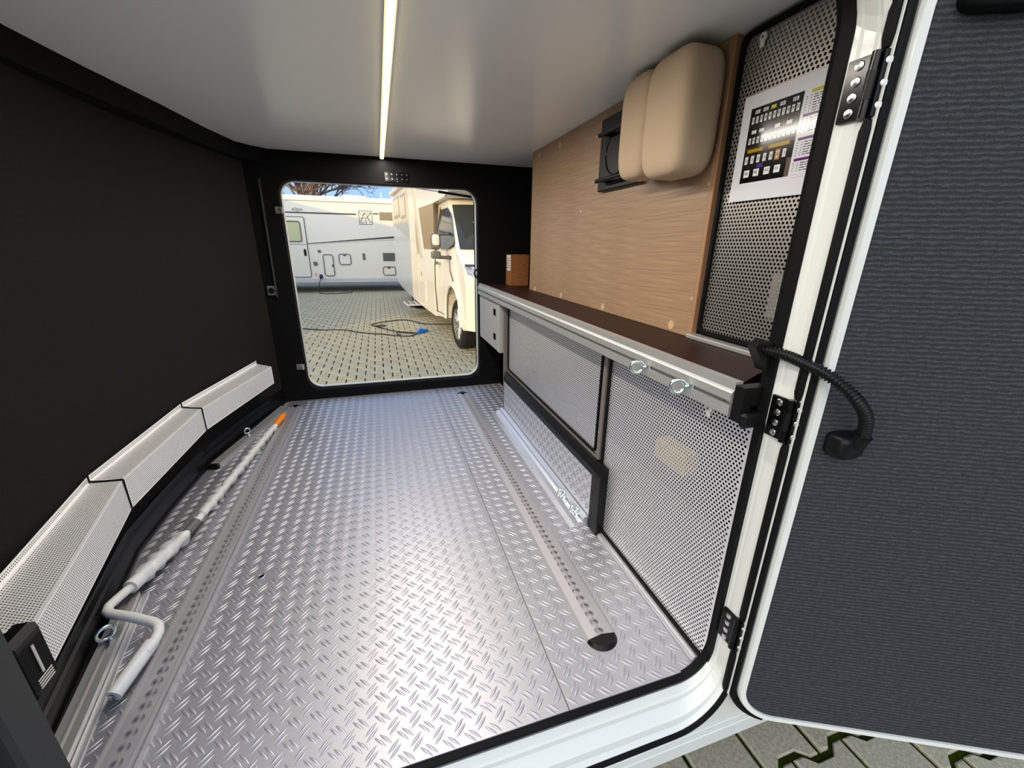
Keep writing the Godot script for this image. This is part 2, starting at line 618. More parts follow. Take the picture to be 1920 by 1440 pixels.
func shell() -> void:
	var st := S()
	sweep(st, LW, Vector3.UP, PackedVector2Array([Vector2(0, -0.17), Vector2(0.06, -0.17), Vector2(0.06, 1.40), Vector2(0, 1.40)]))
	struct("wall_left", st, M.felt, "bowed left wall lined with dark grey felt")
	# ceiling and its dark edge bead along the left wall
	struct("ceiling", boxm(Vector3(-0.9, H, -2.10), Vector3(1.0, H + 0.05, 0.02)), M.ceiling_white, "glossy light grey ceiling panel of the garage")
	st = S()
	var bead := []
	for p: Vector2 in [Vector2(-0.50, -2.02), Vector2(-0.545, -1.98), Vector2(-0.60, -1.90), Vector2(-0.64, -1.68), Vector2(-0.674, -1.38), Vector2(-0.72, -1.08), Vector2(-0.745, -0.86), Vector2(-0.74, -0.5), Vector2(-0.70, 0.0)]:
		bead.append(Vector3(p.x, H, p.y))
	sweep(st, bead, Vector3.UP, PackedVector2Array([Vector2(0, 0), Vector2(0, -0.035), Vector2(0.015, -0.06), Vector2(0.14, -0.06), Vector2(0.14, 0)]))
	struct("trim_1", st, M.black_wall, "black edge bead between left wall and ceiling")
	# far wall with its hatch opening
	st = S()
	var far_hole := rr(-0.474, 0.055, 0.562, 1.185, 0.075)
	slab_with_hole(st, far_hole, rr(-0.95, -0.17, 1.1, 1.40, 0.001), -2.085, D)
	struct("wall_back", st, M.black_wall, "black far wall around the open far hatch")
	st = S()
	slab_with_hole(st, rr(-0.471, 0.058, 0.559, 1.182, 0.073), rr(-0.96, -0.18, 1.11, 1.41, 0.001), -2.115, -2.085)
	struct("trim_2", st, M.white_paint, "white outer frame around the far hatch opening")
	# right wall behind the cladding, niche included
	st = S()
	box(st, Vector3(0.98, -0.17, -2.09), Vector3(1.04, 1.40, 0.02))
	struct("wall_right", st, M.black_void, "black wall behind the right cladding and the dark niche")
	# near wall round the near hatch
	st = S()
	slab_with_hole(st, rr(-0.616, -0.03, 0.616, 1.242, 0.085), rr(-0.95, -0.17, 1.1, 1.40, 0.001), -0.03, -0.008)
	struct("wall_front", st, M.black_wall, "black inner face of the near wall around the hatch")
	# rest of the vehicle round the garage
	st = S()
	box(st, Vector3(-0.95, 1.41, -2.115), Vector3(6.2, 2.45, 0.05), 0.08)
	box(st, Vector3(1.12, -0.17, -2.115), Vector3(6.2, 1.43, 0.05), 0.03)
	var o := struct("motorhome_body", st, M.white_paint, "white body of the motorhome around the garage")
	o.set_meta("kind", "structure")

func led() -> void:
	var t := thing("led_strip", "glowing warm white strip light running along the grey ceiling", "lamp", Vector3(0.044, H, -1.03))
	obj("housing", boxm(Vector3(-0.011, -0.006, -0.994), Vector3(0.013, 0, 0.99)), M.white_plastic, t)
	obj("diffuser", boxm(Vector3(-0.008, -0.012, -0.99), Vector3(0.010, -0.006, 0.985), 0.002), M.led, t)
	var a := AreaLight3D.new()
	a.name = "led_light"
	a.light_color = Color(1.0, 0.965, 0.92)
	a.light_energy = 1.2
	a.area_size = Vector2(0.018, 1.95)
	a.area_range = 8.0
	a.area_attenuation = 2.0
	a.shadow_enabled = true
	a.position = Vector3(0.001, -0.014, 0)
	a.rotation.x = -PI / 2
	t.add_child(a)

# ---------------------------------------------------------------- floor, rails, crank
func inside_floor(c: Vector3) -> bool:
	if c.z > -0.015 or c.z < -2.015: return false
	if c.x > (0.715 if c.z < -1.53 else 0.575): return false
	for k in FE.size() - 1:
		if c.z >= FE[k].y and c.z <= FE[k + 1].y:
			var t: float = (c.z - FE[k].y) / (FE[k + 1].y - FE[k].y)
			return c.x > lerpf(FE[k].x, FE[k + 1].x, t) + 0.014
	return c.x > -0.59

func floor_and_rails() -> void:
	var f := struct("floor", boxm(Vector3(-0.84, -0.17, -2.10), Vector3(1.0, -0.006, -0.012)), M.black_wall, "silvery aluminium tread plate floor of the garage")
	var seam := 0.272
	var left := PackedVector2Array()
	for p: Vector2 in FE: left.append(Vector2(p.x, -p.y))
	left.append(Vector2(seam - 0.0008, 0.004))
	left.append(Vector2(seam - 0.0008, 2.026))
	var st := S()
	prism(st, left, Vector3(0, -0.006, 0), Vector3.RIGHT, Vector3.FORWARD, 0.006)
	obj("floor_sheet", st, M.alu_floor, f)
	obj("floor_sheet", boxm(Vector3(seam + 0.0008, -0.006, -2.026), Vector3(0.98, 0, -0.004)), M.alu_floor, f)
	var clear := func(c: Vector3) -> bool:
		if not inside_floor(c): return false
		if c.x > -0.57 and c.x < -0.495 and c.z < -0.11 or c.x > 0.372 and c.x < 0.46 and c.z > -1.90 and c.z < -0.085: return false
		if absf(c.x - seam) < 0.009: return false
		if Vector2(c.x + 0.401, c.z + 0.569).length() < 0.02 or Vector2(c.x + 0.392, c.z + 1.445).length() < 0.02: return false
		return true
	var o := put("tread_bars", treads(Vector3(0.482, 0, -0.138), Vector3.RIGHT, Vector3.FORWARD, Vector2(-1.35, 0.26), Vector2(-0.18, 1.95), clear), f)
	o.set_meta("kind", "stuff")
	for p: Array in [[-0.401, -0.569, "near the bent crank grip"], [-0.392, -1.445, "beside the orange crank tip"]]:
		var t := thing("floor_eyelet", "small dark eyelet in the tread plate floor " + p[2], "eyelet", Vector3(p[0], 0, p[1]))
		st = S()
		ringtube(st, Vector3(0, 0.001, 0), Vector3.RIGHT, Vector3.BACK, 0.0075, 0.0022)
		obj("rim", st, M.chrome, t)
		st = S()
		disc(st, Vector3(0, 0.0002, 0), Vector3.UP, 0.0068, 0.0004)
		obj("hole", st, M.black_void, t)
	# right hand lashing rail: a flat dome with a toothed slot, black end caps
	lashing_rail("lashing_rail", "flat aluminium lashing rail with rounded black end cap in the middle of the floor", 0.4125, -0.128, -1.868, 0.037, 0.0095, true)
	lashing_rail("lashing_rail", "broad ridged aluminium lashing rail lying beside the wrapped crank rod", -0.531, -0.01, -1.905, 0.034, 0.012, false)
	# channel rail at the foot of the right kick plate, with two ring bolts
	var t := thing("channel_rail", "bright aluminium channel rail at the foot of the tread plate kick board", "rail", Vector3(0.553, 0, -1.0))
	var prof := PackedVector2Array([Vector2(-0.022, 0), Vector2(0.020, 0), Vector2(0.020, 0.032), Vector2(0.012, 0.032), Vector2(0.004, 0.024), Vector2(0.004, 0.012), Vector2(-0.002, 0.012), Vector2(-0.002, 0.020), Vector2(-0.012, 0.016), Vector2(-0.022, 0.004)])
	st = S()
	sweep(st, [Vector3(0, 0, 0.485), Vector3(0, 0, -0.53)], Vector3.UP, prof)
	obj("profile", st, M.alu_bright, t)
	st = S()
	box(st, Vector3(-0.042, 0.0, -0.53), Vector3(-0.022, 0.0025, 0.485), 0.001)
	obj("flange", st, M.alu_bright, t)
	for k in 9:
		st = S()
		disc(st, Vector3(-0.033, 0.0025, 0.44 - k * 0.115), Vector3.UP, 0.004, 0.001, 10)
		obj("screw", st, M.chrome, t)
	for p: Array in [[-0.66, "farther"], [-0.558, "nearer"]]:
		ring_bolt(Vector3(0.553, 0.018, p[0]), Vector3(-0.45, 0.9, 0), "%s of two zinc ring bolts in the channel rail below the tread plate kick board" % p[1], "ring bolts in the floor channel rail", 0.0125)
	# left hand channels along the bowed wall
	var segs := [
		[Vector3(-0.588, 0, -1.905), Vector3(-0.728, 0, -1.275), "slim aluminium channel rail along the left wall near the far hatch", true],
		[Vector3(-0.700, 0, -0.58), Vector3(-0.618, 0, -0.10), "slim aluminium channel rail along the left wall under the bent crank grip", false]]
	for s: Array in segs:
		t = thing("wall_channel_rail", s[2], "rail", s[0])
		st = S()
		var p2 := PackedVector2Array([Vector2(-0.018, 0), Vector2(0.018, 0), Vector2(0.018, 0.018), Vector2(0.006, 0.018), Vector2(0.006, 0.006), Vector2(-0.005, 0.006), Vector2(-0.005, 0.018), Vector2(-0.018, 0.018)])
		sweep(st, [Vector3.ZERO, s[1] - s[0]], Vector3.UP, p2)
		obj("profile", st, M.alu_matt, t)
		var d: Vector3 = (s[1] - s[0]).normalized()
		if s[3]:
			st = S()
			box(st, Vector3(-0.021, 0, -0.002), Vector3(0.021, 0.021, 0.014), 0.003, Transform3D(Basis.looking_at(-d), s[1] - s[0]))
			obj("end_cap", st, M.black_plastic, t)
		else:
			st = S()
			box(st, Vector3(0.019, 0.0, -0.005), Vector3(0.034, 0.0035, 0.49), 0.001, Transform3D(Basis.looking_at(-d), Vector3.ZERO))
			obj("edge_strip", st, M.alu_bright, t)
	ring_bolt(Vector3(-0.672, 0.016, -1.545), Vector3(-0.1, 1, 0.1), "single zinc ring bolt in the slim rail by the left wall near the far hatch", "", 0.0125, 2.3)
	ring_bolt(Vector3(-0.672, 0.016, -0.435), Vector3(-0.15, 1, 0.15), "single blueish zinc ring bolt in the slim rail below the bent crank grip", "", 0.0155, 2.3)
	crank()

func lashing_rail(called: String, label: String, x: float, z0: float, z1: float, hw: float, ht: float, dome: bool) -> void:
	var t := thing(called, label, "rail", Vector3(x, 0, z0))
	var L := z1 - z0
	var prof := PackedVector2Array([Vector2(-hw, 0), Vector2(-hw, 0.004), Vector2(-hw + 0.004, ht - 0.0025), Vector2(-0.0115, ht), Vector2(-0.0115, 0.001), Vector2(0.0115, 0.001), Vector2(0.0115, ht), Vector2(hw - 0.004, ht - 0.0025), Vector2(hw, 0.004), Vector2(hw, 0)])
	if not dome:
		prof = PackedVector2Array([Vector2(-hw, 0), Vector2(-hw, ht), Vector2(-hw + 0.003, ht), Vector2(-hw + 0.005, ht - 0.004), Vector2(-hw + 0.014, ht - 0.004), Vector2(-hw + 0.016, ht), Vector2(-0.012, ht), Vector2(-0.011, 0.001), Vector2(0.011, 0.001), Vector2(0.012, ht), Vector2(hw - 0.016, ht), Vector2(hw - 0.014, ht - 0.004), Vector2(hw - 0.009, ht - 0.004), Vector2(hw - 0.008, ht), Vector2(hw - 0.005, ht), Vector2(hw - 0.004, ht - 0.004), Vector2(hw - 0.002, ht), Vector2(hw, ht), Vector2(hw, 0)])
	var st := S()
	sweep(st, [Vector3.ZERO, Vector3(0, 0, L)], Vector3.UP, prof)
	obj("profile", st, M.alu, t)
	# slot lips with half-moon bites
	st = S()
	var pitch := 0.025
	var n := int(-L / pitch)
	for side in [-1.0, 1.0]:
		for k in n:
			var zc := -(k + 0.5) * pitch
			var pts := []
			for q in 7:
				var a := -PI / 2 + PI * q / 6.0
				pts.append(Vector3(side * (0.0034 + 0.0074 * cos(a)), ht - 0.0002, zc + 0.0088 * sin(a)))
			pts.push_front(Vector3(side * 0.0034, ht - 0.0002, zc - pitch * 0.5))
			pts.append(Vector3(side * 0.0034, ht - 0.0002, zc + pitch * 0.5))
			for q in pts.size() - 1:
				var a: Vector3 = pts[q]
				var b: Vector3 = pts[q + 1]
				var oa := Vector3(side * 0.0118, a.y, a.z)
				var ob := Vector3(side * 0.0118, b.y, b.z)
				var dn := Vector3(0, -0.0035, 0)
				if side > 0:
					quad(st, a, b, ob, oa)
					quad(st, a + dn, b + dn, b, a)
				else:
					quad(st, oa, ob, b, a)
					quad(st, a, b, b + dn, a + dn)
	obj("slot_teeth", st, M.alu, t)
	# caps
	for e: Array in ([[0.0, 1.0], [L, -1.0]] if dome else [[L, -1.0]]):
		st = S()
		var poly := PackedVector2Array()
		for k in 17:
			var a := PI * k / 16.0
			poly.append(Vector2(-(hw + 0.001) * cos(a), (0.034 if dome else 0.014) * sin(a)))
		var idx := poly.size()
		var top := []
		var low := []
		for q in poly:
			low.append(Vector3(q.x, 0, e[0] + q.y * e[1]))
			top.append(Vector3(q.x * 0.86, (ht + 0.002) * (1.0 - 0.35 * pow(absf(q.x) / hw, 2)), e[0] + q.y * 0.80 * e[1]))
		var mid := Vector3(0, ht + 0.003, e[0] - 0.001 * e[1])
		for k in idx - 1:
			if e[1] > 0:
				quad(st, low[k], low[k + 1], top[k + 1], top[k])
				tri(st, top[k], top[k + 1], mid)
			else:
				quad(st, low[k + 1], low[k], top[k], top[k + 1])
				tri(st, top[k + 1], top[k], mid)
		obj("end_cap", st, M.black_plastic, t)

func ring_bolt(at: Vector3, up: Vector3, label: String, group: String, R := 0.0125, roll := PI / 2) -> void:
	# a ring on a shank in a slide nut, standing along up
	var t := thing("ring_bolt", label, "ring bolt", at, Vector3.ZERO, group)
	t.transform.basis = along(Vector3.ZERO, up).basis * Basis(Vector3.UP, roll)
	var st := S()
	ringtube(st, Vector3(0, R + 0.011, 0), Vector3.RIGHT, Vector3.UP, R, 0.0046, 24, 10)
	obj("ring", st, M.zinc, t)
	st = S()
	lathe(st, [Vector2(0, 0), Vector2(0.005, 0), Vector2(0.005, 0.012), Vector2(0, 0.012)], 12)
	obj("shank", st, M.zinc, t)
	st = S()
	lathe(st, [Vector2(0, -0.003), Vector2(0.010, -0.003), Vector2(0.010, 0.002), Vector2(0.006, 0.005), Vector2(0, 0.005)], 6)
	obj("collar", st, M.zinc, t)

func crank() -> void:
	var t := thing("winding_crank", "pale grey crank rod with bent grip and orange tip, wrapped in clear film", "crank", Vector3(-0.62, 0, -1.0))
	var o := Vector3(-0.62, 0, -1.0)
	var P := func(x: float, y: float, z: float) -> Vector3: return Vector3(x, y, z) - o
	var st := S()
	tube(st, [P.call(-0.568, 0.028, -1.60), P.call(-0.598, 0.028, -1.34), P.call(-0.632, 0.03, -0.96), P.call(-0.645, 0.032, -0.82), P.call(-0.660, 0.038, -0.68)], 0.0105, 14)
	obj("rod", st, M.white_plastic, t)
	st = S()
	tube(st, [P.call(-0.556, 0.028, -1.735), P.call(-0.560, 0.028, -1.70), P.call(-0.566, 0.028, -1.645), P.call(-0.569, 0.028, -1.60)], [0.013, 0.0165, 0.0165, 0.0125], 16)
	obj("tip", st, M.orange, t).set_meta("label", "orange tip")
	st = S()
	tube(st, [P.call(-0.643, 0.032, -0.845), P.call(-0.648, 0.033, -0.79)], 0.0135, 14)
	obj("joint_sleeve", st, M.coach_grey, t)
	st = S()
	tube(st, [P.call(-0.657, 0.037, -0.72), P.call(-0.687, 0.048, -0.565)], [0.0155, 0.0175], 16)
	obj("grip_tube", st, M.white_plastic, t)
	st = S()
	var bend := [P.call(-0.685, 0.047, -0.575), P.call(-0.698, 0.05, -0.525), P.call(-0.703, 0.05, -0.508), P.call(-0.698, 0.05, -0.490), P.call(-0.685, 0.05, -0.480), P.call(-0.635, 0.05, -0.456), P.call(-0.582, 0.05, -0.426), P.call(-0.566, 0.05, -0.412), P.call(-0.558, 0.049, -0.392), P.call(-0.558, 0.047, -0.37), P.call(-0.565, 0.043, -0.35)]
	tube(st, bend, 0.0105, 14)
	obj("bent_arm", st, M.white_plastic, t)
	st = S()
	tube(st, [P.call(-0.563, 0.044, -0.372), P.call(-0.590, 0.026, -0.275)], 0.0145, 18)
	obj("grip", st, M.white_plastic, t)
	st = S()
	disc(st, P.call(-0.590, 0.026, -0.275), Vector3(-0.26, -0.17, 0.95), 0.008, 0.003, 12)
	obj("end_plug", st, M.chrome, t)
	# crumpled film sleeves
	st = S()
	var pts := []
	var rad := []
	for k in 42:
		var f := k / 41.0
		var a: Vector3 = P.call(-0.572, 0.027, -1.58).lerp(P.call(-0.642, 0.031, -0.87), f)
		pts.append(a + Vector3(0.004 * sin(k * 1.9), 0.003 * cos(k * 2.3), 0))
		rad.append(0.0155 + 0.0045 * sin(k * 2.1) * cos(k * 0.7))
	tube(st, pts, rad, 10, false)
	obj("film_sleeve", st, M.film, t)
	st = S()
	pts = []
	rad = []
	for k in 14:
		var f := k / 13.0
		pts.append(P.call(-0.652, 0.034, -0.77).lerp(P.call(-0.683, 0.046, -0.60), f) + Vector3(0.003 * sin(k * 2.2), 0.002 * cos(k * 1.7), 0))
		rad.append(0.021 + 0.004 * sin(k * 1.7))
	tube(st, pts, rad, 10, false)
	obj("film_sleeve", st, M.film, t)

# ---------------------------------------------------------------- left side
func perf_quad(p00: Vector3, p10: Vector3, p11: Vector3, p01: Vector3, pitch: float, r: float, m: Material, n := 6) -> ArrayMesh:
	var w := (p00.distance_to(p10) + p01.distance_to(p11)) * 0.5
	var h := (p00.distance_to(p01) + p10.distance_to(p11)) * 0.5
	var flat := perf(Vector3.ZERO, Vector3.RIGHT, Vector3.UP, w, h, pitch, r, m, n)
	var vs: PackedVector3Array = flat.surface_get_arrays(0)[Mesh.ARRAY_VERTEX]
	for i in vs.size():
		var a := vs[i].x / w
		var b := vs[i].y / h
		vs[i] = p00.lerp(p10, a).lerp(p01.lerp(p11, a), b)
	var ns := PackedVector3Array()
	ns.resize(vs.size())
	ns.fill((p10 - p00).cross(p01 - p00).normalized())
	return arrays(vs, ns, m)

func left_side() -> void:
	# black stepped skirting between floor and felt
	var st := S()
	var path := []
	for p: Vector2 in FE: path.append(Vector3(p.x, 0, p.y))
	sweep(st, path, Vector3.UP, PackedVector2Array([Vector2(-0.006, -0.004), Vector2(-0.006, 0.010), Vector2(0.0, 0.012), Vector2(0.001, 0.052), Vector2(0.007, 0.056), Vector2(0.008, 0.074), Vector2(0.012, 0.078), Vector2(0.06, 0.078), Vector2(0.06, -0.004)]))
	struct("baseboard_left", st, M.black_plastic, "black stepped skirting at the foot of the left wall")
	# perforated convector covers
	var F := [Vector3(-0.5975, 0, -0.20), Vector3(-0.704, 0, -0.692), Vector3(-0.696, 0, -1.203), Vector3(-0.577, 0, -1.755)]
	var B := [Vector3(-0.696, 0, -0.20), Vector3(-0.777, 0, -0.700), Vector3(-0.768, 0, -1.233), Vector3(-0.658, 0, -1.825)]
	var what := ["nearest perforated aluminium heating cover along the left wall, ending at the dark post", "middle perforated aluminium heating cover on the left wall, between two black joints", "farthest perforated aluminium heating cover on the left wall, next to the far hatch"]
	for k in 3:
		var t := thing("heating_cover", what[k], "heating cover", F[k] + Vector3(0, 0.2, 0), Vector3.ZERO, "perforated heating covers on the left wall")
		var o: Vector3 = F[k] + Vector3(0, 0.2, 0)
		var d: Vector3 = (F[k + 1] - F[k]).normalized() * 0.003
		var a: Vector3 = F[k] + d + Vector3(0, 0.2, 0) - o
		var b: Vector3 = F[k + 1] - d + Vector3(0, 0.2, 0) - o
		var up := Vector3(0, 0.088, 0)
		var ab: Vector3 = B[k] + d + Vector3(0, 0.2, 0) - o
		var bb: Vector3 = B[k + 1] - d + Vector3(0, 0.2, 0) - o
		put("front_panel", perf_quad(a, b, b + up, a + up, 0.0058, 0.0015, M.duct_alu, 8), t)
		put("top_panel", perf_quad(a + up, b + up, bb + up, ab + up, 0.0058, 0.0015, M.duct_alu, 8), t)
		put("back_flange", perf_quad(ab + up, bb + up, bb + up * 1.2, ab + up * 1.2, 0.0058, 0.0015, M.duct_alu, 8), t)
		st = S()
		quad(st, a, ab, bb, b)
		obj("dark_lining", st, M.black_void, t)
		st = S()
		var into := (ab - a).normalized()
		quad(st, a + into * 0.03, b + into * 0.03, b + up * 0.9 + into * 0.03, a + up * 0.9 + into * 0.03)
		obj("dark_backing", st, M.black_void, t)  # flat black sheet set behind the perforated front
		if k < 2:
			st = S()
			tube(st, [b + Vector3(0, -0.002, 0), b + up * 0.5, b + up + Vector3(0.001, 0.001, 0)], 0.0035, 6)
			tube(st, [b + up + Vector3(0.001, 0.001, 0), (b + bb) * 0.5 + up, bb + up + Vector3(0, 0.002, 0)], 0.0035, 6)
			tube(st, [bb + up, bb + up * 1.22], 0.003, 6)
			obj("joint_trim", st, M.black_plastic, t)
	# dark post beside the near hatch with the lock keeper
	st = S()
	box(st, Vector3(-0.80, -0.002, -0.13), Vector3(-0.566, H, -0.07), 0.006)
	struct("trim_3", st, M.dark_grey, "dark grey post at the left edge of the near hatch")
	var t := thing("lock_keeper", "black plastic lock keeper box with small louvres beside the dark left post", "lock", Vector3(-0.584, 0.252, -0.168))
	st = S()
	box(st, Vector3(-0.035, -0.058, -0.034), Vector3(0.002, 0.058, 0.032), 0.010)
	obj("body", st, M.black_plastic, t)
	st = S()
	box(st, Vector3(-0.03, -0.046, -0.024), Vector3(0.003, 0.040, 0.026), 0.002)
	obj("keeper_plate", st, M.rubber, t)
	st = S()
	box(st, Vector3(0.0, -0.022, -0.002), Vector3(0.0055, 0.034, 0.003), 0.001)
	obj("bright_bar", st, M.chrome, t)
	for k in 4:
		st = S()
		box(st, Vector3(-0.001, -0.044 + k * 0.005, -0.016), Vector3(0.0045, -0.0418 + k * 0.005, 0.014), 0.0008)
		obj("louvre", st, M.alu_matt, t)

# ---------------------------------------------------------------- right side
func screw(st: SurfaceTool, c: Vector3, n: Vector3, r := 0.004) -> void:
	disc(st, c, n, r, r * 0.4, 10)

func clip(at: Vector3, label: String, big := 1.0) -> void:
	var t := thing("panel_clip", label, "clip", at, Vector3.ZERO, "")
	var st := S()
	disc(st, Vector3(0, 0.004 * big, 0), Vector3.LEFT, 0.0085 * big, 0.005 * big, 18)
	box(st, Vector3(-0.004 * big, -0.014 * big, -0.006 * big), Vector3(0, 0.0, 0.005 * big), 0.0012)
	obj("turn_button", st, M.white_plastic, t)
	st = S()
	disc(st, Vector3(-0.0052 * big, 0.004 * big, 0), Vector3.LEFT, 0.003 * big, 0.0006, 12)
	obj("socket", st, M.coach_grey, t)

func right_side() -> void:
	var st: SurfaceTool
	var X := Vector3.FORWARD
	# lower perforated doors
	var t := thing("perforated_panel", "large perforated aluminium panel below the worktop, nearest the open hatch door", "panel", Vector3(0.598, 0.012, -0.012))
	put("sheet", perf(Vector3.ZERO, Vector3.FORWARD, Vector3.UP, 0.493, 0.592, 0.0086, 0.0026, M.perf_alu), t)
	# U x V = -z x y = +x ; turn to face the room
	t.rotation.y = PI
	t.position = Vector3(0.598, 0.012, -0.497)
	st = S()
	obj("gasket", frame_x(0.506, 0.592, 0.008, 0.014, 0.006), M.rubber, t)
	t = thing("perforated_panel", "smaller perforated aluminium panel above the tread plate kick board", "panel", Vector3(0.598, 0.252, -1.508), Vector3(0, PI, 0))
	put("sheet", perf(Vector3.ZERO, Vector3.FORWARD, Vector3.UP, 0.97, 0.345, 0.0086, 0.0026, M.perf_alu), t)
	obj("gasket", frame_x(0.97, 0.345, 0.007, 0.012, 0.006), M.rubber, t)
	t = thing("perforated_panel", "tall perforated aluminium panel above the worktop, carrying the printed fuse plan", "panel", Vector3(0.768, 0.672, -0.366), Vector3(0, PI, 0))
	put("sheet", perf(Vector3.ZERO, Vector3.FORWARD, Vector3.UP, 0.334, 0.636, 0.0092, 0.0028, M.perf_alu_shaded), t)
	obj("gasket", frame_x(0.346, 0.636, 0.009, 0.012, 0.008), M.rubber, t)
	# things glimpsed through the holes
	tag(obj("fuse_box", boxm(Vector3(0.86, 0.715, -0.27), Vector3(0.95, 0.83, -0.06), 0.01), M.white_plastic), "pale box glimpsed through the holes of the tall perforated panel, above the worktop", "fuse box")
	tag(obj("yellow_box", boxm(Vector3(0.612, 0.372, -0.285), Vector3(0.66, 0.428, -0.175), 0.006), M.yellow), "yellow box set behind the holes of the large lower perforated panel", "box")  # yellow block placed just behind the holed sheet
	# framing of the lower front
	t = thing("trim_12", "taupe metal framing around the lower perforated panels", "", Vector3(0.598, 0, -0.515))
	t.set_meta("kind", "structure")
	obj("post", boxm(Vector3(-0.010, 0.245, -0.008), Vector3(0.012, 0.60, 0.010), 0.002), M.taupe, t)
	obj("rail", boxm(Vector3(-0.006, 0.236, -1.0), Vector3(0.012, 0.249, -0.012), 0.002), M.taupe, t)
	obj("far_post", boxm(Vector3(-0.022, 0.0, -1.02), Vector3(0.012, 0.60, -1.004), 0.002), M.taupe, t)
	for y in [0.34, 0.50]:
		st = S()
		screw(st, Vector3(-0.010, y, 0.001), Vector3.LEFT, 0.004)
		obj("screw", st, M.chrome, t)
	# kick board of tread plate with its black angle frame
	t = thing("kick_board", "tread plate kick board in a black angle frame at the foot of the right side", "kick board", Vector3(0.577, 0, -1.0))
	obj("plate", boxm(Vector3(0, 0.0, -0.515), Vector3(0.012, 0.20, 0.50)), M.alu_kick, t)
	var ok := func(c: Vector3) -> bool: return c.z > -0.50 and c.z < 0.475 and c.y > 0.042 and c.y < 0.185
	var tb := put("tread_bars", treads(Vector3.ZERO, Vector3.BACK, Vector3.UP, Vector2(-0.55, 0.55), Vector2(0, 0.2), ok), t)
	tb.set_meta("kind", "stuff")
	obj("top_angle", prism_z([Vector2(-0.004, 0.192), Vector2(-0.004, 0.214), Vector2(0.006, 0.238), Vector2(0.024, 0.242), Vector2(0.024, 0.192)], -0.515, 0.545), M.black_plastic, t)
	obj("end_angle", boxm(Vector3(-0.005, 0.0, 0.488), Vector3(0.026, 0.215, 0.545), 0.003), M.black_plastic, t)
	for p: Array in [[0.204, -0.42], [0.204, -0.12], [0.204, 0.2], [0.204, 0.52], [0.14, 0.505], [0.06, 0.505]]:
		st = S()
		screw(st, Vector3(-0.0045, p[0], p[1]), Vector3.LEFT, 0.0042)
		obj("screw", st, M.black_gloss, t)
	struct("trim_4", boxm(Vector3(0.577, 0, -0.455), Vector3(0.597, 0.011, -0.014), 0.003), M.alu_bright, "bright aluminium strip between floor and large perforated panel")
	# worktop and its aluminium edge rail
	t = thing("worktop", "dark brown wood grained worktop board running along the right side", "worktop", Vector3(0.575, 0.656, -0.03))
	st = S()
	prism(st, PackedVector2Array([Vector2(0, 0), Vector2(0.13, 0.062), Vector2(0.192, 0.095), Vector2(0.192, 1.625), Vector2(0.39, 1.625), Vector2(0.39, 1.99), Vector2(0, 1.99)]), Vector3(0, -0.016, 0), Vector3.RIGHT, Vector3.FORWARD, 0.016)
	obj("board", st, M.wood_dark, t)
	t = thing("edge_rail", "grooved aluminium rail along the front edge of the dark worktop", "rail", Vector3(0.552, 0.596, -0.026))
	st = S()
	var pr := PackedVector2Array([Vector2(0, 0.002), Vector2(0.002, 0), Vector2(0.022, 0), Vector2(0.022, 0.064), Vector2(0.006, 0.064), Vector2(0.006, 0.049), Vector2(0.002, 0.046), Vector2(0.0, 0.044), Vector2(0, 0.029), Vector2(0.012, 0.029), Vector2(0.012, 0.021), Vector2(0, 0.021)])
	sweep(st, [Vector3.ZERO, Vector3(0, 0, -1.996)], Vector3.UP, pr)
	obj("profile", st, M.alu_matt, t)
	obj("groove_insert", boxm(Vector3(0.006, 0.0222, -1.99), Vector3(0.0125, 0.0278, -0.02)), M.coach_grey, t)
	st = S()
	prism(st, PackedVector2Array([Vector2(0, 0), Vector2(0.02, 0), Vector2(0.02, 0.03), Vector2(0.05, 0.03), Vector2(0.05, 0.064), Vector2(0, 0.064)]), Vector3(0.004, -0.004, 0.002), Vector3.RIGHT, Vector3.UP, 0.02)
	obj("end_block", st, M.black_plastic, t)
	obj("end_foot", boxm(Vector3(0.004, -0.012, 0.018), Vector3(0.075, 0.016, 0.034), 0.005), M.black_plastic, t)
	for p: Array in [[-0.272, "farther"], [-0.130, "nearer"]]:
		ring_bolt(Vector3(0.556, 0.621, p[0]), Vector3(-0.86, -0.12, -0.35), "%s of two zinc ring bolts on the worktop's aluminium edge rail" % p[1], "ring bolts on the worktop edge rail", 0.0135)
	clip(Vector3(0.598, 0.583, -1.241), "white turn clip at the top of the smaller perforated panel, towards the grey locker", 0.8)
	clip(Vector3(0.598, 0.583, -0.771), "white turn clip at the top of the smaller perforated panel, towards the taupe post", 0.9)
	clip(Vector3(0.596, 0.570, -0.112), "white turn clip on the large perforated panel just under the worktop rail")
	clip(Vector3(0.766, 1.283, -0.312), "white turn clip at the top of the tall perforated panel under the ceiling")
	struct("trim_5", boxm(Vector3(0.738, 0.656, -0.378), Vector3(0.772, 0.667, -0.10), 0.002), M.alu_matt, "bright strip between worktop and tall perforated panel")
	# wood grained wall panel
	t = thing("wood_panel", "large light brown wood grained panel on the right wall above the worktop", "panel", Vector3(0.754, 0.656, -1.0))
	obj("board", boxm(Vector3(0, 0, -0.645), Vector3(0.016, H - 0.656, 0.612), 0.001), M.wood_light, t)
	obj("edge_band", boxm(Vector3(0, 0, 0.612), Vector3(0.0165, H - 0.656, 0.6245), 0.001), M.wood_edge, t)
	for p: Array in [[0.018, 0.541], [0.016, 0.155], [0.015, -0.222], [0.010, -0.558], [0.63, -0.55], [0.63, -0.31], [0.10, 0.607], [0.37, 0.607]]:
		st = S()
		disc(st, Vector3(0, p[0], p[1]), Vector3.LEFT, 0.0125 if p[1] < 0.6 else 0.004, 0.0014, 20)
		obj("cover_cap", st, M.tan_cap, t)
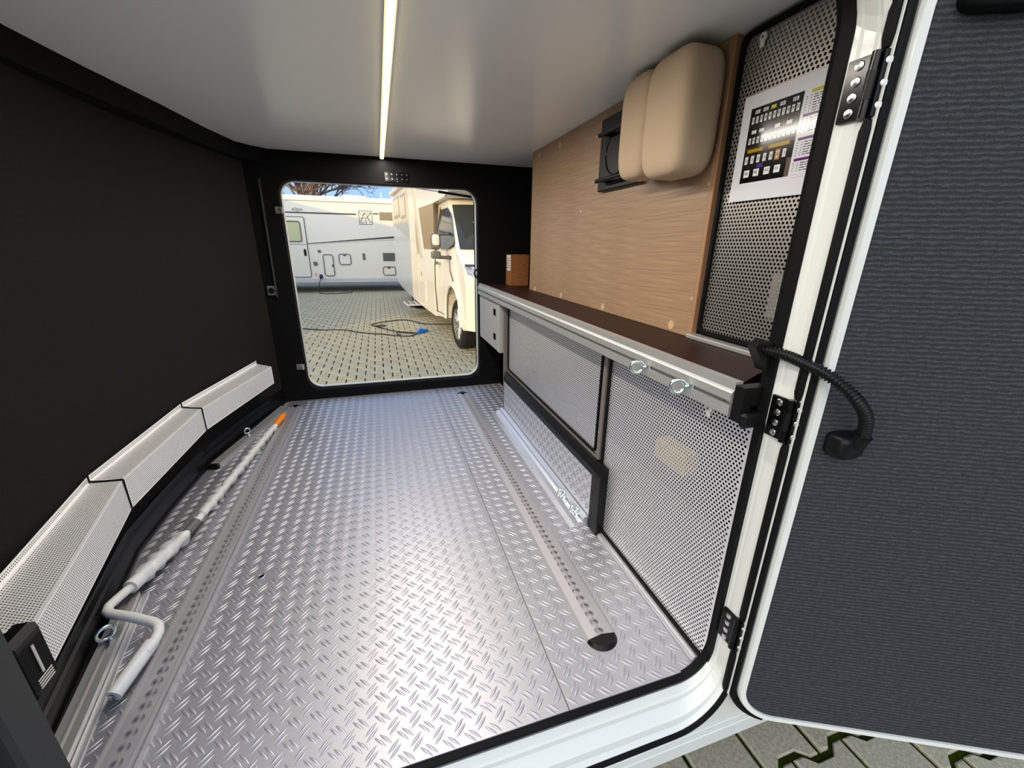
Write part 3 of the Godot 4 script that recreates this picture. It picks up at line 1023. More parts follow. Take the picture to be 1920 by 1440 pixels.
	for p: Array in [[0.355, -0.335], [0.352, -0.075]]:
		st = S()
		screw(st, Vector3(0, p[0], p[1]), Vector3.LEFT, 0.003)
		obj("screw", st, M.zinc, t)
	# black bracket
	t = thing("wall_bracket", "black metal wall bracket with two rods, half hidden behind the beige cushion", "bracket", Vector3(0.745, 1.17, -0.80))
	obj("plate", boxm(Vector3(-0.008, -0.108, -0.121), Vector3(0.008, 0.112, 0.14), 0.003), M.black_plastic, t)
	st = S()
	ringtube(st, Vector3(-0.008, 0, -0.01), Vector3.UP, Vector3.BACK, 0.066, 0.003, 32, 6)
	obj("ring_bead", st, M.black_gloss, t)
	for y in [0.056, -0.08]:
		st = S()
		tube(st, [Vector3(-0.035, y, -0.083), Vector3(-0.035, y, 0.12)], 0.0065, 10)
		box(st, Vector3(-0.036, y - 0.006, -0.06), Vector3(-0.008, y + 0.006, -0.045))
		obj("rod", st, M.black_plastic, t)
		st = S()
		tube(st, [Vector3(-0.035, y, -0.097), Vector3(-0.035, y, -0.083)], [0.0035, 0.0045], 10)
		obj("rod_tip", st, M.alu_bright, t)
	# beige cushion of two unequal pads
	t = thing("backrest_cushion", "beige upholstered double cushion hanging high on the wood grained panel", "cushion", Vector3(0.70, 1.17, -0.5))
	obj("small_pad", pad(Vector3(0.0, 0.012, -0.100), Vector3(0.050, 0.124, 0.066), 0.42), M.upholstery, t)
	obj("large_pad", pad(Vector3(-0.004, 0.003, 0.045), Vector3(0.057, 0.130, 0.082), 0.42), M.upholstery, t)
	# printed fuse plan
	paper()
	# box in the niche
	t = thing("wooden_box", "small wood grained box with white label standing in the dark niche", "box", Vector3(0.737, 0.656, -1.85))
	obj("carcass", boxm(Vector3(-0.026, 0, -0.10), Vector3(0.085, 0.175, 0.0), 0.002), M.wood_box, t)
	obj("label", boxm(Vector3(-0.0272, 0.085, -0.075), Vector3(-0.026, 0.172, -0.008)), M.white_plastic, t)
	for k in 5:
		obj("label_print", boxm(Vector3(-0.0277, 0.10 + k * 0.013, -0.066 + 0.004 * (k % 2)), Vector3(-0.0272, 0.104 + k * 0.013, -0.018 - 0.006 * (k % 3))), M.coach_grey, t)
	# grey locker under the far end of the worktop
	t = thing("grey_locker", "grey locker front with two black latch slots under the far worktop end", "locker", Vector3(0.565, 0.33, -1.78))
	obj("front", boxm(Vector3(0, 0, -0.245), Vector3(0.018, 0.262, 0.165), 0.002), M.grey_panel, t)
	obj("side_stile", boxm(Vector3(-0.003, 0.0, 0.167), Vector3(0.03, 0.262, 0.215), 0.002), M.grey_panel, t)
	for y in [0.205, 0.07]:
		st = S()
		box(st, Vector3(-0.001, y - 0.018, 0.085), Vector3(0.004, y + 0.018, 0.14), 0.001)
		obj("latch_slot", st, M.black_void, t)
		obj("latch_lip", boxm(Vector3(-0.0016, y - 0.022, 0.137), Vector3(0.003, y + 0.022, 0.143), 0.0008), M.alu_matt, t)
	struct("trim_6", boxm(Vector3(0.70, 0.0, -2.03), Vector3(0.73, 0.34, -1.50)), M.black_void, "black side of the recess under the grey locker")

func pad(c: Vector3, h: Vector3, e: float) -> SurfaceTool:
	var st := S()
	superquad(st, c, h, e, 48, 32)
	return st

func prism_z(pts: Array, z0: float, z1: float) -> SurfaceTool:
	var st := S()
	prism(st, PackedVector2Array(pts), Vector3(0, 0, z0), Vector3.RIGHT, Vector3.UP, z1 - z0)
	return st

func frame_x(w: float, h: float, inner: float, outer: float, proud: float) -> SurfaceTool:
	# gasket round a sheet that lies in the plane of -z and y, proud towards its face (+x before turning)
	var st := S()
	var a := rr(inner, inner, w - inner, h - inner, 0.016, 5)
	var b := rr(-outer + 0.012, -outer + 0.012, w + outer - 0.012, h + outer - 0.012, 0.018, 5)
	var A := []
	var B := []
	var A2 := []
	var B2 := []
	for k in a.size():
		A.append(Vector3(proud, a[k].y, -a[k].x))
		B.append(Vector3(proud, b[k].y, -b[k].x))
		A2.append(Vector3(0.0, a[k].y, -a[k].x))
		B2.append(Vector3(-0.004, b[k].y, -b[k].x))
	band(st, A, B)
	band(st, A2, A)
	band(st, B, B2)
	return st

const GLYPH := {"R": "111101110101101", "0": "111101101101111", "1": "010110010010111", "2": "111001111100111", "3": "111001111001111", "4": "101101111001001", "5": "111100111001111", "6": "111100111101111", "7": "111001001010010", "8": "111101111101111", "9": "111101111001111", "F": "111100110100100"}

func glyphs(im: Image, text: String, x: int, y: int, s: int, c: Color) -> void:
	for ch in text:
		var g: String = GLYPH[ch]
		for k in 15:
			if g[k] == "1": im.fill_rect(Rect2i(x + (k % 3) * s, y + (k / 3) * s, s, s), c)
		x += 4 * s

func paper() -> void:
	# A4 landscape print: photo of a fuse board with white tags, and a colour headed list
	var W := 1188
	var HH := 820
	var im := Image.create(W, HH, false, Image.FORMAT_RGB8)
	im.fill(Color(0.93, 0.93, 0.95))
	var k := 4000.0   # pixels a metre; u from z -0.33, v from y 1.183
	var R := func(z0: float, y0: float, z1: float, y1: float, c: Color) -> void:
		im.fill_rect(Rect2i(int((z0 + 0.33) * k), int((1.185 - y0) * k), maxi(1, int((z1 - z0) * k)), maxi(1, int((y0 - y1) * k))), c)
	var tagc := Color(0.92, 0.92, 0.92)
	var ink := Color(0.25, 0.25, 0.28)
	R.call(-0.308, 1.159, -0.189, 1.016, Color(0.06, 0.055, 0.055))
	R.call(-0.308, 1.128, -0.189, 1.120, Color(0.16, 0.13, 0.12))
	R.call(-0.308, 1.086, -0.189, 1.079, Color(0.2, 0.16, 0.14))
	R.call(-0.199, 1.05, -0.189, 1.016, Color(0.45, 0.38, 0.36))
	var i := 0
	for z: float in [-0.297, -0.277, -0.259, -0.239, -0.211]:
		R.call(z, 1.154, z + 0.012, 1.147, Color(0.85, 0.8, 0.2) if i == 2 else tagc)
		if i != 2: glyphs(im, "F%d" % (i + 1), int((z + 0.332) * k), int((1.185 - 1.1525) * k), 4, ink)
		i += 1
	for q in 11:
		var z := -0.302 + q * 0.0102
		R.call(z, 1.142, z + 0.006, 1.129, tagc)
		glyphs(im, str(q % 10), int((z + 0.3315) * k), int((1.185 - 1.139) * k), 4, ink)
		R.call(z, 1.103, z + 0.006, 1.091, tagc)
		glyphs(im, str((q + 3) % 10), int((z + 0.3315) * k), int((1.185 - 1.100) * k), 4, ink)
	for z: float in [-0.298, -0.279, -0.242, -0.216]:
		R.call(z, 1.117, z + 0.012, 1.110, tagc)
	R.call(-0.262, 1.122, -0.247, 1.112, Color(0.32, 0.2, 0.4))
	R.call(-0.300, 1.081, -0.200, 1.074, Color(0.72, 0.58, 0.02))
	R.call(-0.262, 1.081, -0.247, 1.074, Color(0.4, 0.22, 0.2))
	for q in 7:
		var z := -0.303 + q * 0.0152
		if q == 5: R.call(z - 0.002, 1.070, z + 0.010, 1.050, Color(0.62, 0.42, 0.12))
		R.call(z, 1.068, z + 0.008, 1.053, tagc if q != 5 else Color(0.9, 0.78, 0.7))
		glyphs(im, str(q + 1), int((z + 0.333) * k), int((1.185 - 1.063) * k), 4, ink)
	R.call(-0.270, 1.050, -0.254, 1.043, Color(0.3, 0.25, 0.55))
	i = 0
	for z: float in [-0.300, -0.275, -0.249, -0.225]:
		R.call(z, 1.041, z + 0.014, 1.027, Color(0.97, 0.97, 0.97))
		glyphs(im, ["R8", "R9", "R10", "R11"][i], int((z + 0.3325) * k), int((1.185 - 1.037) * k), 4 if i < 2 else 3, ink)
		i += 1
	# list
	R.call(-0.174, 1.157, -0.09, 1.151, Color(0.80, 0.76, 0.30))
	var head := Color(0.40, 0.10, 0.45)
	for y: float in [1.119, 1.080, 1.045]: R.call(-0.183, y, -0.09, y - 0.005, head)
	for block: Array in [[1.148, 7], [1.111, 6], [1.072, 6], [1.037, 4]]:
		for q: int in block[1]:
			var y: float = block[0] - q * 0.0042
			R.call(-0.183, y, -0.181, y - 0.0016, ink)
			R.call(-0.174, y, -0.172, y - 0.0016, ink)
			var zz := -0.168
			for w in 3:
				var l := 0.004 + 0.009 * rng.randf()
				R.call(zz, y, zz + l, y - 0.0017, ink)
				zz += l + 0.002
	R.call(-0.183, 1.016, -0.09, 1.0155, Color(0.7, 0.3, 0.35))
	R.call(-0.183, 1.012, -0.09, 1.0115, Color(0.7, 0.3, 0.35))
	var m := mat("print", Color(1, 1, 1), 0.12)
	m.albedo_texture = ImageTexture.create_from_image(im)
	var t := thing("fuse_plan", "laminated printed fuse plan with yellow and purple headings on perforated panel", "sign", Vector3(0.762, 1.0825, -0.18))
	var st := S()
	var v := [Vector3(0, 0.1025, -0.15), Vector3(0, 0.1025, 0.147), Vector3(0, -0.1025, 0.147), Vector3(0, -0.1025, -0.15)]
	var uv := [Vector2(0, 0), Vector2(1, 0), Vector2(1, 1), Vector2(0, 1)]
	for q in [0, 1, 2, 0, 2, 3]:
		st.set_uv(uv[q])
		st.add_vertex(v[q])
	obj("print", st, m, t)
	obj("sheet", boxm(Vector3(0.0004, -0.1025, -0.15), Vector3(0.0016, 0.1025, 0.147)), M.paper, t)

# ---------------------------------------------------------------- far end
func far_end() -> void:
	var st: SurfaceTool
	for p: Array in [[-0.48, 1.037, "near its top left corner"], [-0.498, 0.204, "near its bottom left corner"]]:
		var t := thing("hatch_keeper", "small grey hatch keeper on the black far frame " + p[2], "keeper", Vector3(p[0], p[1], D))
		obj("plate", boxm(Vector3(-0.020, -0.017, 0), Vector3(0.018, 0.017, 0.010), 0.003), M.coach_grey, t)
		obj("lip", boxm(Vector3(0.010, -0.015, 0.004), Vector3(0.022, 0.015, 0.018), 0.002), M.alu_matt, t)
		st = S()
		screw(st, Vector3(0.002, 0.004, 0.010), Vector3.BACK, 0.0045)
		obj("screw", st, M.chrome, t)
	var t := thing("socket_plate", "square grey plate with round black socket on the black pillar left of the far hatch", "socket", Vector3(-0.576, 0.636, D + 0.005))
	obj("plate", boxm(Vector3(-0.022, -0.025, -0.005), Vector3(0.022, 0.025, 0.006), 0.003), M.coach_grey, t)
	st = S()
	disc(st, Vector3(0, 0, 0.006), Vector3.BACK, 0.015, 0.004, 24)
	obj("socket", st, M.black_plastic, t)
	st = S()
	sweep(st, [Vector3(-0.549, 1.18, D + 0.01), Vector3(-0.555, 0.60, D + 0.01)], Vector3.BACK, PackedVector2Array([Vector2(-0.003, -0.01), Vector2(0.003, -0.01), Vector2(0.003, 0.006), Vector2(-0.003, 0.006)]))
	struct("trim_7", st, M.dark_grey, "thin grey edge strip on the pillar left of the far hatch")
	# hinge plate with two rows of screws above the far hatch
	t = thing("hinge_plate", "black hinge plate with two rows of bright screws above the far hatch", "hinge", Vector3(0.115, 1.218, D))
	obj("plate", boxm(Vector3(-0.064, -0.020, 0), Vector3(0.064, 0.028, 0.004), 0.0015), M.black_gloss, t)
	for k in 11:
		st = S()
		var q := Vector3(-0.052 + 0.026 * (k % 5), 0.017 if k < 5 else -0.005, 0.004) if k < 10 else Vector3(0.002, -0.017, 0.004)
		disc(st, q, Vector3.BACK, 0.0036, 0.002, 10)
		obj("screw", st, M.chrome, t)
	# gas strut of the far hatch
	t = thing("gas_strut", "slim grey gas strut crossing the top of the far hatch opening", "gas strut", Vector3(0.114, 1.195, -2.115))
	st = S()
	tube(st, [Vector3(0, 0, 0), Vector3(0.24, -0.0225, -0.012)], 0.0032, 8)
	obj("rod", st, M.chrome, t)
	st = S()
	tube(st, [Vector3(0.235, -0.022, -0.012), Vector3(0.47, -0.044, -0.022)], 0.0075, 12)
	obj("cylinder", st, M.black_plastic, t)
	st = S()
	box(st, Vector3(-0.012, -0.010, -0.004), Vector3(0.020, 0.010, 0.03), 0.003)
	obj("mount", st, M.black_plastic, t)
	# opened far hatch leaf, seen only along its edge
	t = thing("door_2", "opened far hatch leaf seen edge-on at the right of the opening", "", Vector3(0.575, 0.0, -2.125), Vector3(0, 0.42, 0))
	t.set_meta("kind", "structure")
	obj("leaf", boxm(Vector3(0.0, 0.05, -0.03), Vector3(1.05, 1.19, 0.0), 0.006), M.white_paint, t)
	st = S()
	tube(st, [Vector3(-0.012, 0.09, -0.006), Vector3(-0.012, 1.14, -0.006)], 0.006, 8)
	obj("gasket", st, M.rubber, t)
	for y in [0.14, 0.165, 0.19, 1.06, 1.085, 1.11]:
		st = S()
		screw(st, Vector3(-0.006, y, 0.0), Vector3(-0.6, 0, 0.8), 0.004)
		obj("screw", st, M.chrome, t)
	t = thing("holding_hook", "small black curved hook at the right edge of the far hatch opening", "hook", Vector3(0.575, 0.742, -2.05))
	st = S()
	tube(st, [Vector3(0.012, 0.004, 0.01), Vector3(-0.012, 0.002, 0.006), Vector3(-0.030, -0.008, 0), Vector3(-0.036, -0.026, -0.004), Vector3(-0.026, -0.046, -0.008), Vector3(-0.010, -0.056, -0.01)], 0.0055, 10)
	obj("hook", st, M.black_plastic, t)
	obj("mount", boxm(Vector3(0.004, -0.012, 0.0), Vector3(0.016, 0.018, 0.022), 0.003), M.black_plastic, t)

# ---------------------------------------------------------------- near hatch frame
func near_hatch() -> void:
	var st := S()
	var seal := to3(rr(-0.600, -0.006, 0.600, 1.228, 0.080, 10), 0)
	sweep(st, seal, Vector3.BACK, PackedVector2Array([Vector2(-0.0035, -0.007), Vector2(0.006, -0.010), Vector2(0.012, -0.006), Vector2(0.005, 0.005), Vector2(0.001, 0.010), Vector2(-0.002, 0.007)]), true)
	struct("trim_8", st, M.rubber, "black rubber seal around the near hatch opening")
	# white jamb in steps, deeper along the sill
	st = S()
	var loops := []
	for p: Array in [[0.610, 0.018, 0.0, 0.082], [0.6015, 0.014, 0.009, 0.08], [0.6020, 0.028, 0.017, 0.088], [0.6035, 0.031, 0.021, 0.09], [0.6032, 0.042, 0.022, 0.094], [0.6034, 0.060, 0.037, 0.104], [0.6048, 0.063, 0.041, 0.107], [0.6046, 0.078, 0.044, 0.112], [0.6075, 0.086, 0.0515, 0.116]]:
		loops.append(to3(rr(-p[0], -p[1], p[0], 1.224 + p[0] - 0.6, p[3], 10), p[2]))
	st.set_smooth_group(-1)
	for k in loops.size() - 1: band(st, loops[k], loops[k + 1])
	var skin := to3(rr(-0.95, -0.177, 1.125, 1.415, 0.001, 10), 0.0515)
	band(st, loops[-1], skin)
	var back := to3(rr(-0.95, -0.177, 1.125, 1.415, 0.001, 10), 0.012)
	band(st, skin, back)
	for y in [-0.112, -0.135]:
		box(st, Vector3(-0.95, y - 0.004, 0.05), Vector3(1.12, y + 0.004, 0.0545), 0.002)
	struct("trim_9", st, M.white_paint, "glossy white frame and sill around the near hatch")
	st = S()
	var low := []
	for p in rr(-0.612, -0.092, 0.612, 1.236, 0.118, 10): low.append(Vector3(p.x, p.y, 0.053))
	sweep(st, low, Vector3.BACK, PackedVector2Array([Vector2(-0.005, -0.004), Vector2(0.005, -0.004), Vector2(0.005, 0.004), Vector2(0, 0.007), Vector2(-0.005, 0.004)]), true)
	struct("trim_10", st, M.rubber, "thin black outer gasket below the white sill")
	st = S()
	for q: Array in [[1.118, 1.235], [0.652, 1.04], [0.19, 0.574], [0.0, 0.112]]:
		tube(st, [Vector3(0.6055, q[0], 0.0535), Vector3(0.6055, q[0] + 0.012, 0.0535), Vector3(0.6055, q[1] - 0.012, 0.0535), Vector3(0.6055, q[1], 0.0535)], [0.006, 0.0085, 0.0085, 0.006], 14)
	struct("trim_11", st, M.rubber, "black rubber hinge gasket on the white frame beside the open door")

# ---------------------------------------------------------------- the open near door
func near_door() -> void:
	var t := thing("door_1", "open hatch door lined with ribbed dark grey carpet inside a white rim", "", Vector3(0.617, 0, 0.0725), Vector3(0, -0.4456, 0))
	t.set_meta("kind", "structure")
	var st := S()
	var o := rr(0, -0.056, 1.22, 1.232, 0.078, 10)
	var inn := rr(0.0135, -0.044, 1.207, 1.22, 0.068, 10)
	band(st, to3(inn, 0.002), to3(rr(0.003, -0.053, 1.217, 1.229, 0.075, 10), 0.0025))
	band(st, to3(rr(0.003, -0.053, 1.217, 1.229, 0.075, 10), 0.0025), to3(o, -0.003))
	band(st, to3(o, -0.003), to3(o, -0.03))
	band(st, to3(inn, -0.004), to3(inn, 0.002))
	prism(st, o, Vector3(0, 0, -0.032), Vector3.RIGHT, Vector3.UP, 0.002)
	obj("rim", st, M.white_paint, t)
	st = S()
	prism(st, inn, Vector3(0, 0, -0.02), Vector3.RIGHT, Vector3.UP, 0.018)
	obj("carpet_panel", st, M.carpet, t)
	st = S()
	var pts := [Vector3(-0.0085, 1.21, -0.008)]
	for k in 20: pts.append(Vector3(-0.0085, 1.15 - k * 0.0568, -0.008))
	for k in 9:
		var a := PI + PI / 2 * (k + 1) / 10.0
		pts.append(Vector3(0.075 + 0.0835 * cos(a), 0.022 + 0.0835 * sin(a), -0.010))
	tube(st, pts, 0.0075, 12)
	obj("gasket", st, M.rubber, t)
	obj("white_edge", boxm(Vector3(-0.0182, 0.0, -0.010), Vector3(-0.0170, 1.21, 0.0006)), M.white_paint, t)
	# hinges: two leaves, barrel, screws
	for y: float in [1.079, 0.613, 0.151]:
		var hg := Node3D.new()
		hg.name = "hinge" if not t.has_node("hinge") else ("hinge_001" if not t.has_node("hinge_001") else "hinge_002")
		t.add_child(hg)
		hg.transform = t.transform.affine_inverse() * Transform3D(Basis(), Vector3(0.606, y, 0.05))
		obj("frame_leaf", boxm(Vector3(-0.009, -0.036, -0.036), Vector3(-0.0025, 0.036, -0.004), 0.001), M.black_gloss, hg)
		st = S()
		tube(st, [Vector3(-0.0075, -0.037, -0.002), Vector3(-0.0075, 0.037, -0.002)], 0.0058, 14)
		obj("barrel", st, M.black_gloss, hg)
		st = S()
		tube(st, [Vector3(-0.0075, -0.016, -0.002), Vector3(-0.0075, 0.016, -0.002)], 0.0064, 14)
		obj("barrel_sleeve", st, M.black_plastic, hg)
		st = S()
		box(st, Vector3(0.0, -0.036, -0.0015), Vector3(0.016, 0.036, 0.004), 0.0004, Transform3D(Basis(Vector3.UP, -0.4456), Vector3(-0.0065, 0, 0.005)))
		obj("door_leaf", st, M.black_gloss, hg)
		for k in 4:
			st = S()
			disc(st, Vector3(-0.009, -0.027 + 0.018 * k, -0.020), Vector3.LEFT, 0.0058, 0.0018, 14, 0.0004)
			obj("screw", st, M.chrome, hg)
		for k in 3:
			st = S()
			disc(st, Vector3(-0.0022, -0.024 + 0.024 * k, 0.0108), Vector3(-0.43, 0, 0.9), 0.0046, 0.0018, 14, 0.0004)
			obj("screw", st, M.chrome, hg)
	var lock := S()
	superquad(lock, Vector3(0.085, 1.172, 0.008), Vector3(0.05, 0.03, 0.016), 0.4, 20, 12)
	obj("lock_case", lock, M.black_plastic, t)
	# corrugated cable conduit from the jamb to the door
	t = thing("cable_conduit", "black corrugated cable conduit arching from the hatch frame to the carpeted door", "conduit", Vector3(0.665, 0.592, 0.105))
	var c3 := Curve3D.new()
	var raw := [Vector3(0.578, 0.722, -0.012), Vector3(0.594, 0.719, 0.02), Vector3(0.598, 0.713, 0.055), Vector3(0.603, 0.703, 0.092), Vector3(0.620, 0.680, 0.120), Vector3(0.646, 0.648, 0.128), Vector3(0.664, 0.612, 0.122)]
	for k in raw.size():
		var a: Vector3 = raw[maxi(k - 1, 0)]
		var b: Vector3 = raw[mini(k + 1, raw.size() - 1)]
		c3.add_point(raw[k] - t.position, -(b - a) / 6.0, (b - a) / 6.0)
	c3.bake_interval = 0.001
	var L := c3.get_baked_length()
	var n := int(L / 0.0013)
	pts = []
	var rad := []
	for k in n + 1:
		pts.append(c3.sample_baked(L * k / n))
		rad.append(0.0092 if k % 4 < 2 else 0.0066)
	st = S()
	tube(st, pts, rad, 16)
	obj("hose", st, M.black_plastic, t)
	st = S()
	superquad(st, Vector3(-0.002, -0.004, -0.004), Vector3(0.026, 0.021, 0.019), 0.5, 28, 18)
	tube(st, [Vector3(0.0, 0.0, 0.008), Vector3(0.0, 0.022, 0.016)], [0.013, 0.0125], 16)
	obj("door_socket", st, M.black_plastic, t)
	for k in 2:
		st = S()
		disc(st, Vector3(-0.016 + 0.02 * k, -0.021, -0.004 + 0.008 * k), Vector3(-0.3, -0.6, 0.7), 0.005, 0.003, 10)
		obj("screw", st, M.chrome, t)
	st = S()
	prism(st, PackedVector2Array([Vector2(-0.016, 0.006), Vector2(0.012, -0.036), Vector2(0.020, -0.034), Vector2(0.024, 0.010), Vector2(0.0, 0.018)]), Vector3(0.574, 0.722, -0.020) - t.position, Vector3.RIGHT, Vector3.UP, 0.018)
	obj("jamb_socket", st, M.black_plastic, t)

# ---------------------------------------------------------------- yard
func paver_shape(v: int) -> ArrayMesh:
	# bone shaped interlocking block 200 x 165, chamfered
	var g := 0.0062
	var half := 0.096 - g
	var wide := 0.0795 - g
	var slim := 0.0535 - g
	var out := [Vector2(-half, -wide), Vector2(-0.062, -wide), Vector2(-0.032, -slim), Vector2(0.032, -slim), Vector2(0.062, -wide), Vector2(half, -wide)]
	var pts := out.duplicate()
	for k in range(out.size() - 1, -1, -1): pts.append(Vector2(out[k].x, -out[k].y))
	var st := S()
	var ch := 0.005
	var top := []
	var mid := []
	var low := []
	for p: Vector2 in pts:
		var q := p * Vector2(1 - ch / half, 1 - ch / wide)
		top.append(Vector3(q.x, 0, -q.y))
		mid.append(Vector3(p.x, -ch * 0.8, -p.y))
		low.append(Vector3(p.x, -0.03, -p.y))
	var poly := PackedVector2Array()
	for p: Vector3 in top: poly.append(Vector2(p.x, -p.z))
	var idx := Geometry2D.triangulate_polygon(poly)
	for k in range(0, idx.size(), 3):
		var tr := [top[idx[k]], top[idx[k + 1]], top[idx[k + 2]]]
		if (tr[1] - tr[0]).cross(tr[2] - tr[0]).y < 0: tr.reverse()
		tri(st, tr[0], tr[1], tr[2])
	for k in pts.size():
		var l := (k + 1) % pts.size()
		quad(st, mid[k], mid[l], top[l], top[k])
		quad(st, low[k], low[l], mid[l], mid[k])
	var shade: float = [0.96, 1.0, 0.9, 0.93][v]
	var am := mesh_of(st, M.paver)
	var a := am.surface_get_arrays(0)
	var cols := PackedColorArray()
	cols.resize(a[Mesh.ARRAY_VERTEX].size())
	cols.fill(Color(shade, shade, shade * (0.97 + 0.02 * v)))
	a[Mesh.ARRAY_COLOR] = cols
	var r := ArrayMesh.new()
	r.add_surface_from_arrays(Mesh.PRIMITIVE_TRIANGLES, a)
	r.surface_set_material(0, M.paver)
	return r

func yard() -> void:
	var st := S()
	box(st, Vector3(-60, GY - 0.4, -70), Vector3(60, GY - 0.011, 40))
	var g := struct("ground", st, M.joint, "yard of bone shaped grey paving blocks with mossy joints")
	var kinds := []
	for v in 4: kinds.append(paver_shape(v))
	var rest := [[], [], [], []]
	var singles := 0
	var px := 0.192
	var pz := 0.139
	for j in range(-190, 34):
		for i in range(-70, 71):
			var x := (i + (0.5 if j % 2 else 0.0)) * px + 0.03
			var z := j * pz - 0.05
			var tr := Transform3D(Basis.from_euler(Vector3(rng.randf_range(-0.006, 0.006), rng.randf_range(-0.012, 0.012), rng.randf_range(-0.006, 0.006))), Vector3(x, GY + rng.randf_range(-0.0025, 0.0015), z))
			var v := rng.randi() % 4
			var far_part := z < -3.15 and z > -5.9 and absf(x - 0.05 - (z + 2.0) * -0.06) < 0.35 - z * 0.235
			var near_part := z > -0.35 and z < 0.5 and x > 0.25 and x < 1.5
			if (far_part or near_part) and singles < 300:
				singles += 1
				var o := put("paver", kinds[v], g)
				o.transform = tr
			else:
				rest[v].append(tr)
	for v in 4:
		var mm := MultiMesh.new()
		mm.transform_format = MultiMesh.TRANSFORM_3D
		mm.mesh = kinds[v]
		mm.instance_count = rest[v].size()
		for k in rest[v].size(): mm.set_instance_transform(k, rest[v][k])
		var o := MultiMeshInstance3D.new()
		o.name = "paving_beyond" if v == 0 else "paving_beyond_%03d" % v
		o.multimesh = mm
		o.set_meta("kind", "stuff")
		g.add_child(o)
	# mains cable with loops and its blue coupling
	var t := thing("power_cable", "thin black mains cable lying in loops on the paving, towards the blue coupling", "cable", Vector3(0, GY, -6.6))
	for run: Array in [
			[[-1.9, -7.2], [-1.41, -7.12], [-1.23, -7.03], [-0.98, -6.89], [-0.68, -6.83], [-0.46, -6.58], [-0.27, -6.43], [-0.04, -6.29], [0.16, -6.14], [0.32, -6.05], [0.42, -6.11], [0.49, -6.22]],
			[[0.50, -6.26], [0.37, -6.28], [0.21, -6.42], [-0.04, -6.79], [-0.16, -7.02], [-0.23, -7.19], [-0.16, -7.33], [0.07, -7.5], [0.32, -7.59], [0.49, -7.44], [0.62, -7.15], [0.78, -7.02], [1.07, -6.95], [1.6, -6.9]],
			[[-0.19, -7.08], [-0.12, -7.08], [-0.03, -7.14], [0.0, -7.03], [-0.07, -6.96], [-0.13, -7.02]],
			[[0.46, -6.30], [0.22, -6.42], [0.17, -6.30], [0.21, -6.13]]]:
		var c := Curve3D.new()
		for k in run.size():
			var a: Array = run[maxi(k - 1, 0)]
			var b: Array = run[mini(k + 1, run.size() - 1)]
			var dv := Vector3(b[0] - a[0], 0, b[1] - a[1]) / 6.0
			c.add_point(Vector3(run[k][0], 0.009, run[k][1] + 6.6), -dv, dv)
		c.bake_interval = 0.05
		st = S()
		tube(st, Array(c.get_baked_points()), 0.0085, 6)
		obj("cable", st, M.cable, t)
	t = thing("cable_coupling", "bright blue cable coupling lying on the paving beside the parked motorhome", "plug", Vector3(0.54, GY, -6.25), Vector3(0, 0.5, 0))
	t.scale = Vector3.ONE * 0.78
	st = S()
	lathe(st, [Vector2(0, -0.12), Vector2(0.022, -0.12), Vector2(0.028, -0.03), Vector2(0.036, -0.02), Vector2(0.036, 0.06), Vector2(0, 0.06)], 14, Transform3D(Basis(Vector3.BACK, PI / 2), Vector3(0, 0.045, 0)))
	obj("plug", st, M.blue_plug, t)
	st = S()
	lathe(st, [Vector2(0, 0), Vector2(0.042, 0), Vector2(0.042, 0.07), Vector2(0.030, 0.13), Vector2(0.02, 0.16), Vector2(0, 0.16)], 14, Transform3D(Basis(Vector3.BACK, -PI / 2), Vector3(0.02, 0.05, 0.01)))
	obj("socket", st, M.blue_plug, t)
	st = S()
	box(st, Vector3(-0.02, 0.075, -0.035), Vector3(0.055, 0.11, 0.04), 0.01)
	obj("flap", st, M.blue_plug, t)

# ---------------------------------------------------------------- white motorhome across the yard
func flat_frame(x0: float, y0: float, x1: float, y1: float, r: float, w: float, z0: float, z1: float) -> SurfaceTool:
	var st := S()
	slab_with_hole(st, rr(x0 + w, y0 + w, x1 - w, y1 - w, maxf(r - w, 0.004), 5), rr(x0, y0, x1, y1, r, 5), z0, z1)
	return st

func plate(x0: float, y0: float, x1: float, y1: float, r: float, z0: float, z1: float) -> SurfaceTool:
	var st := S()
	prism(st, rr(x0, y0, x1, y1, r, 5), Vector3(0, 0, z0), Vector3.RIGHT, Vector3.UP, z1 - z0)
	return st

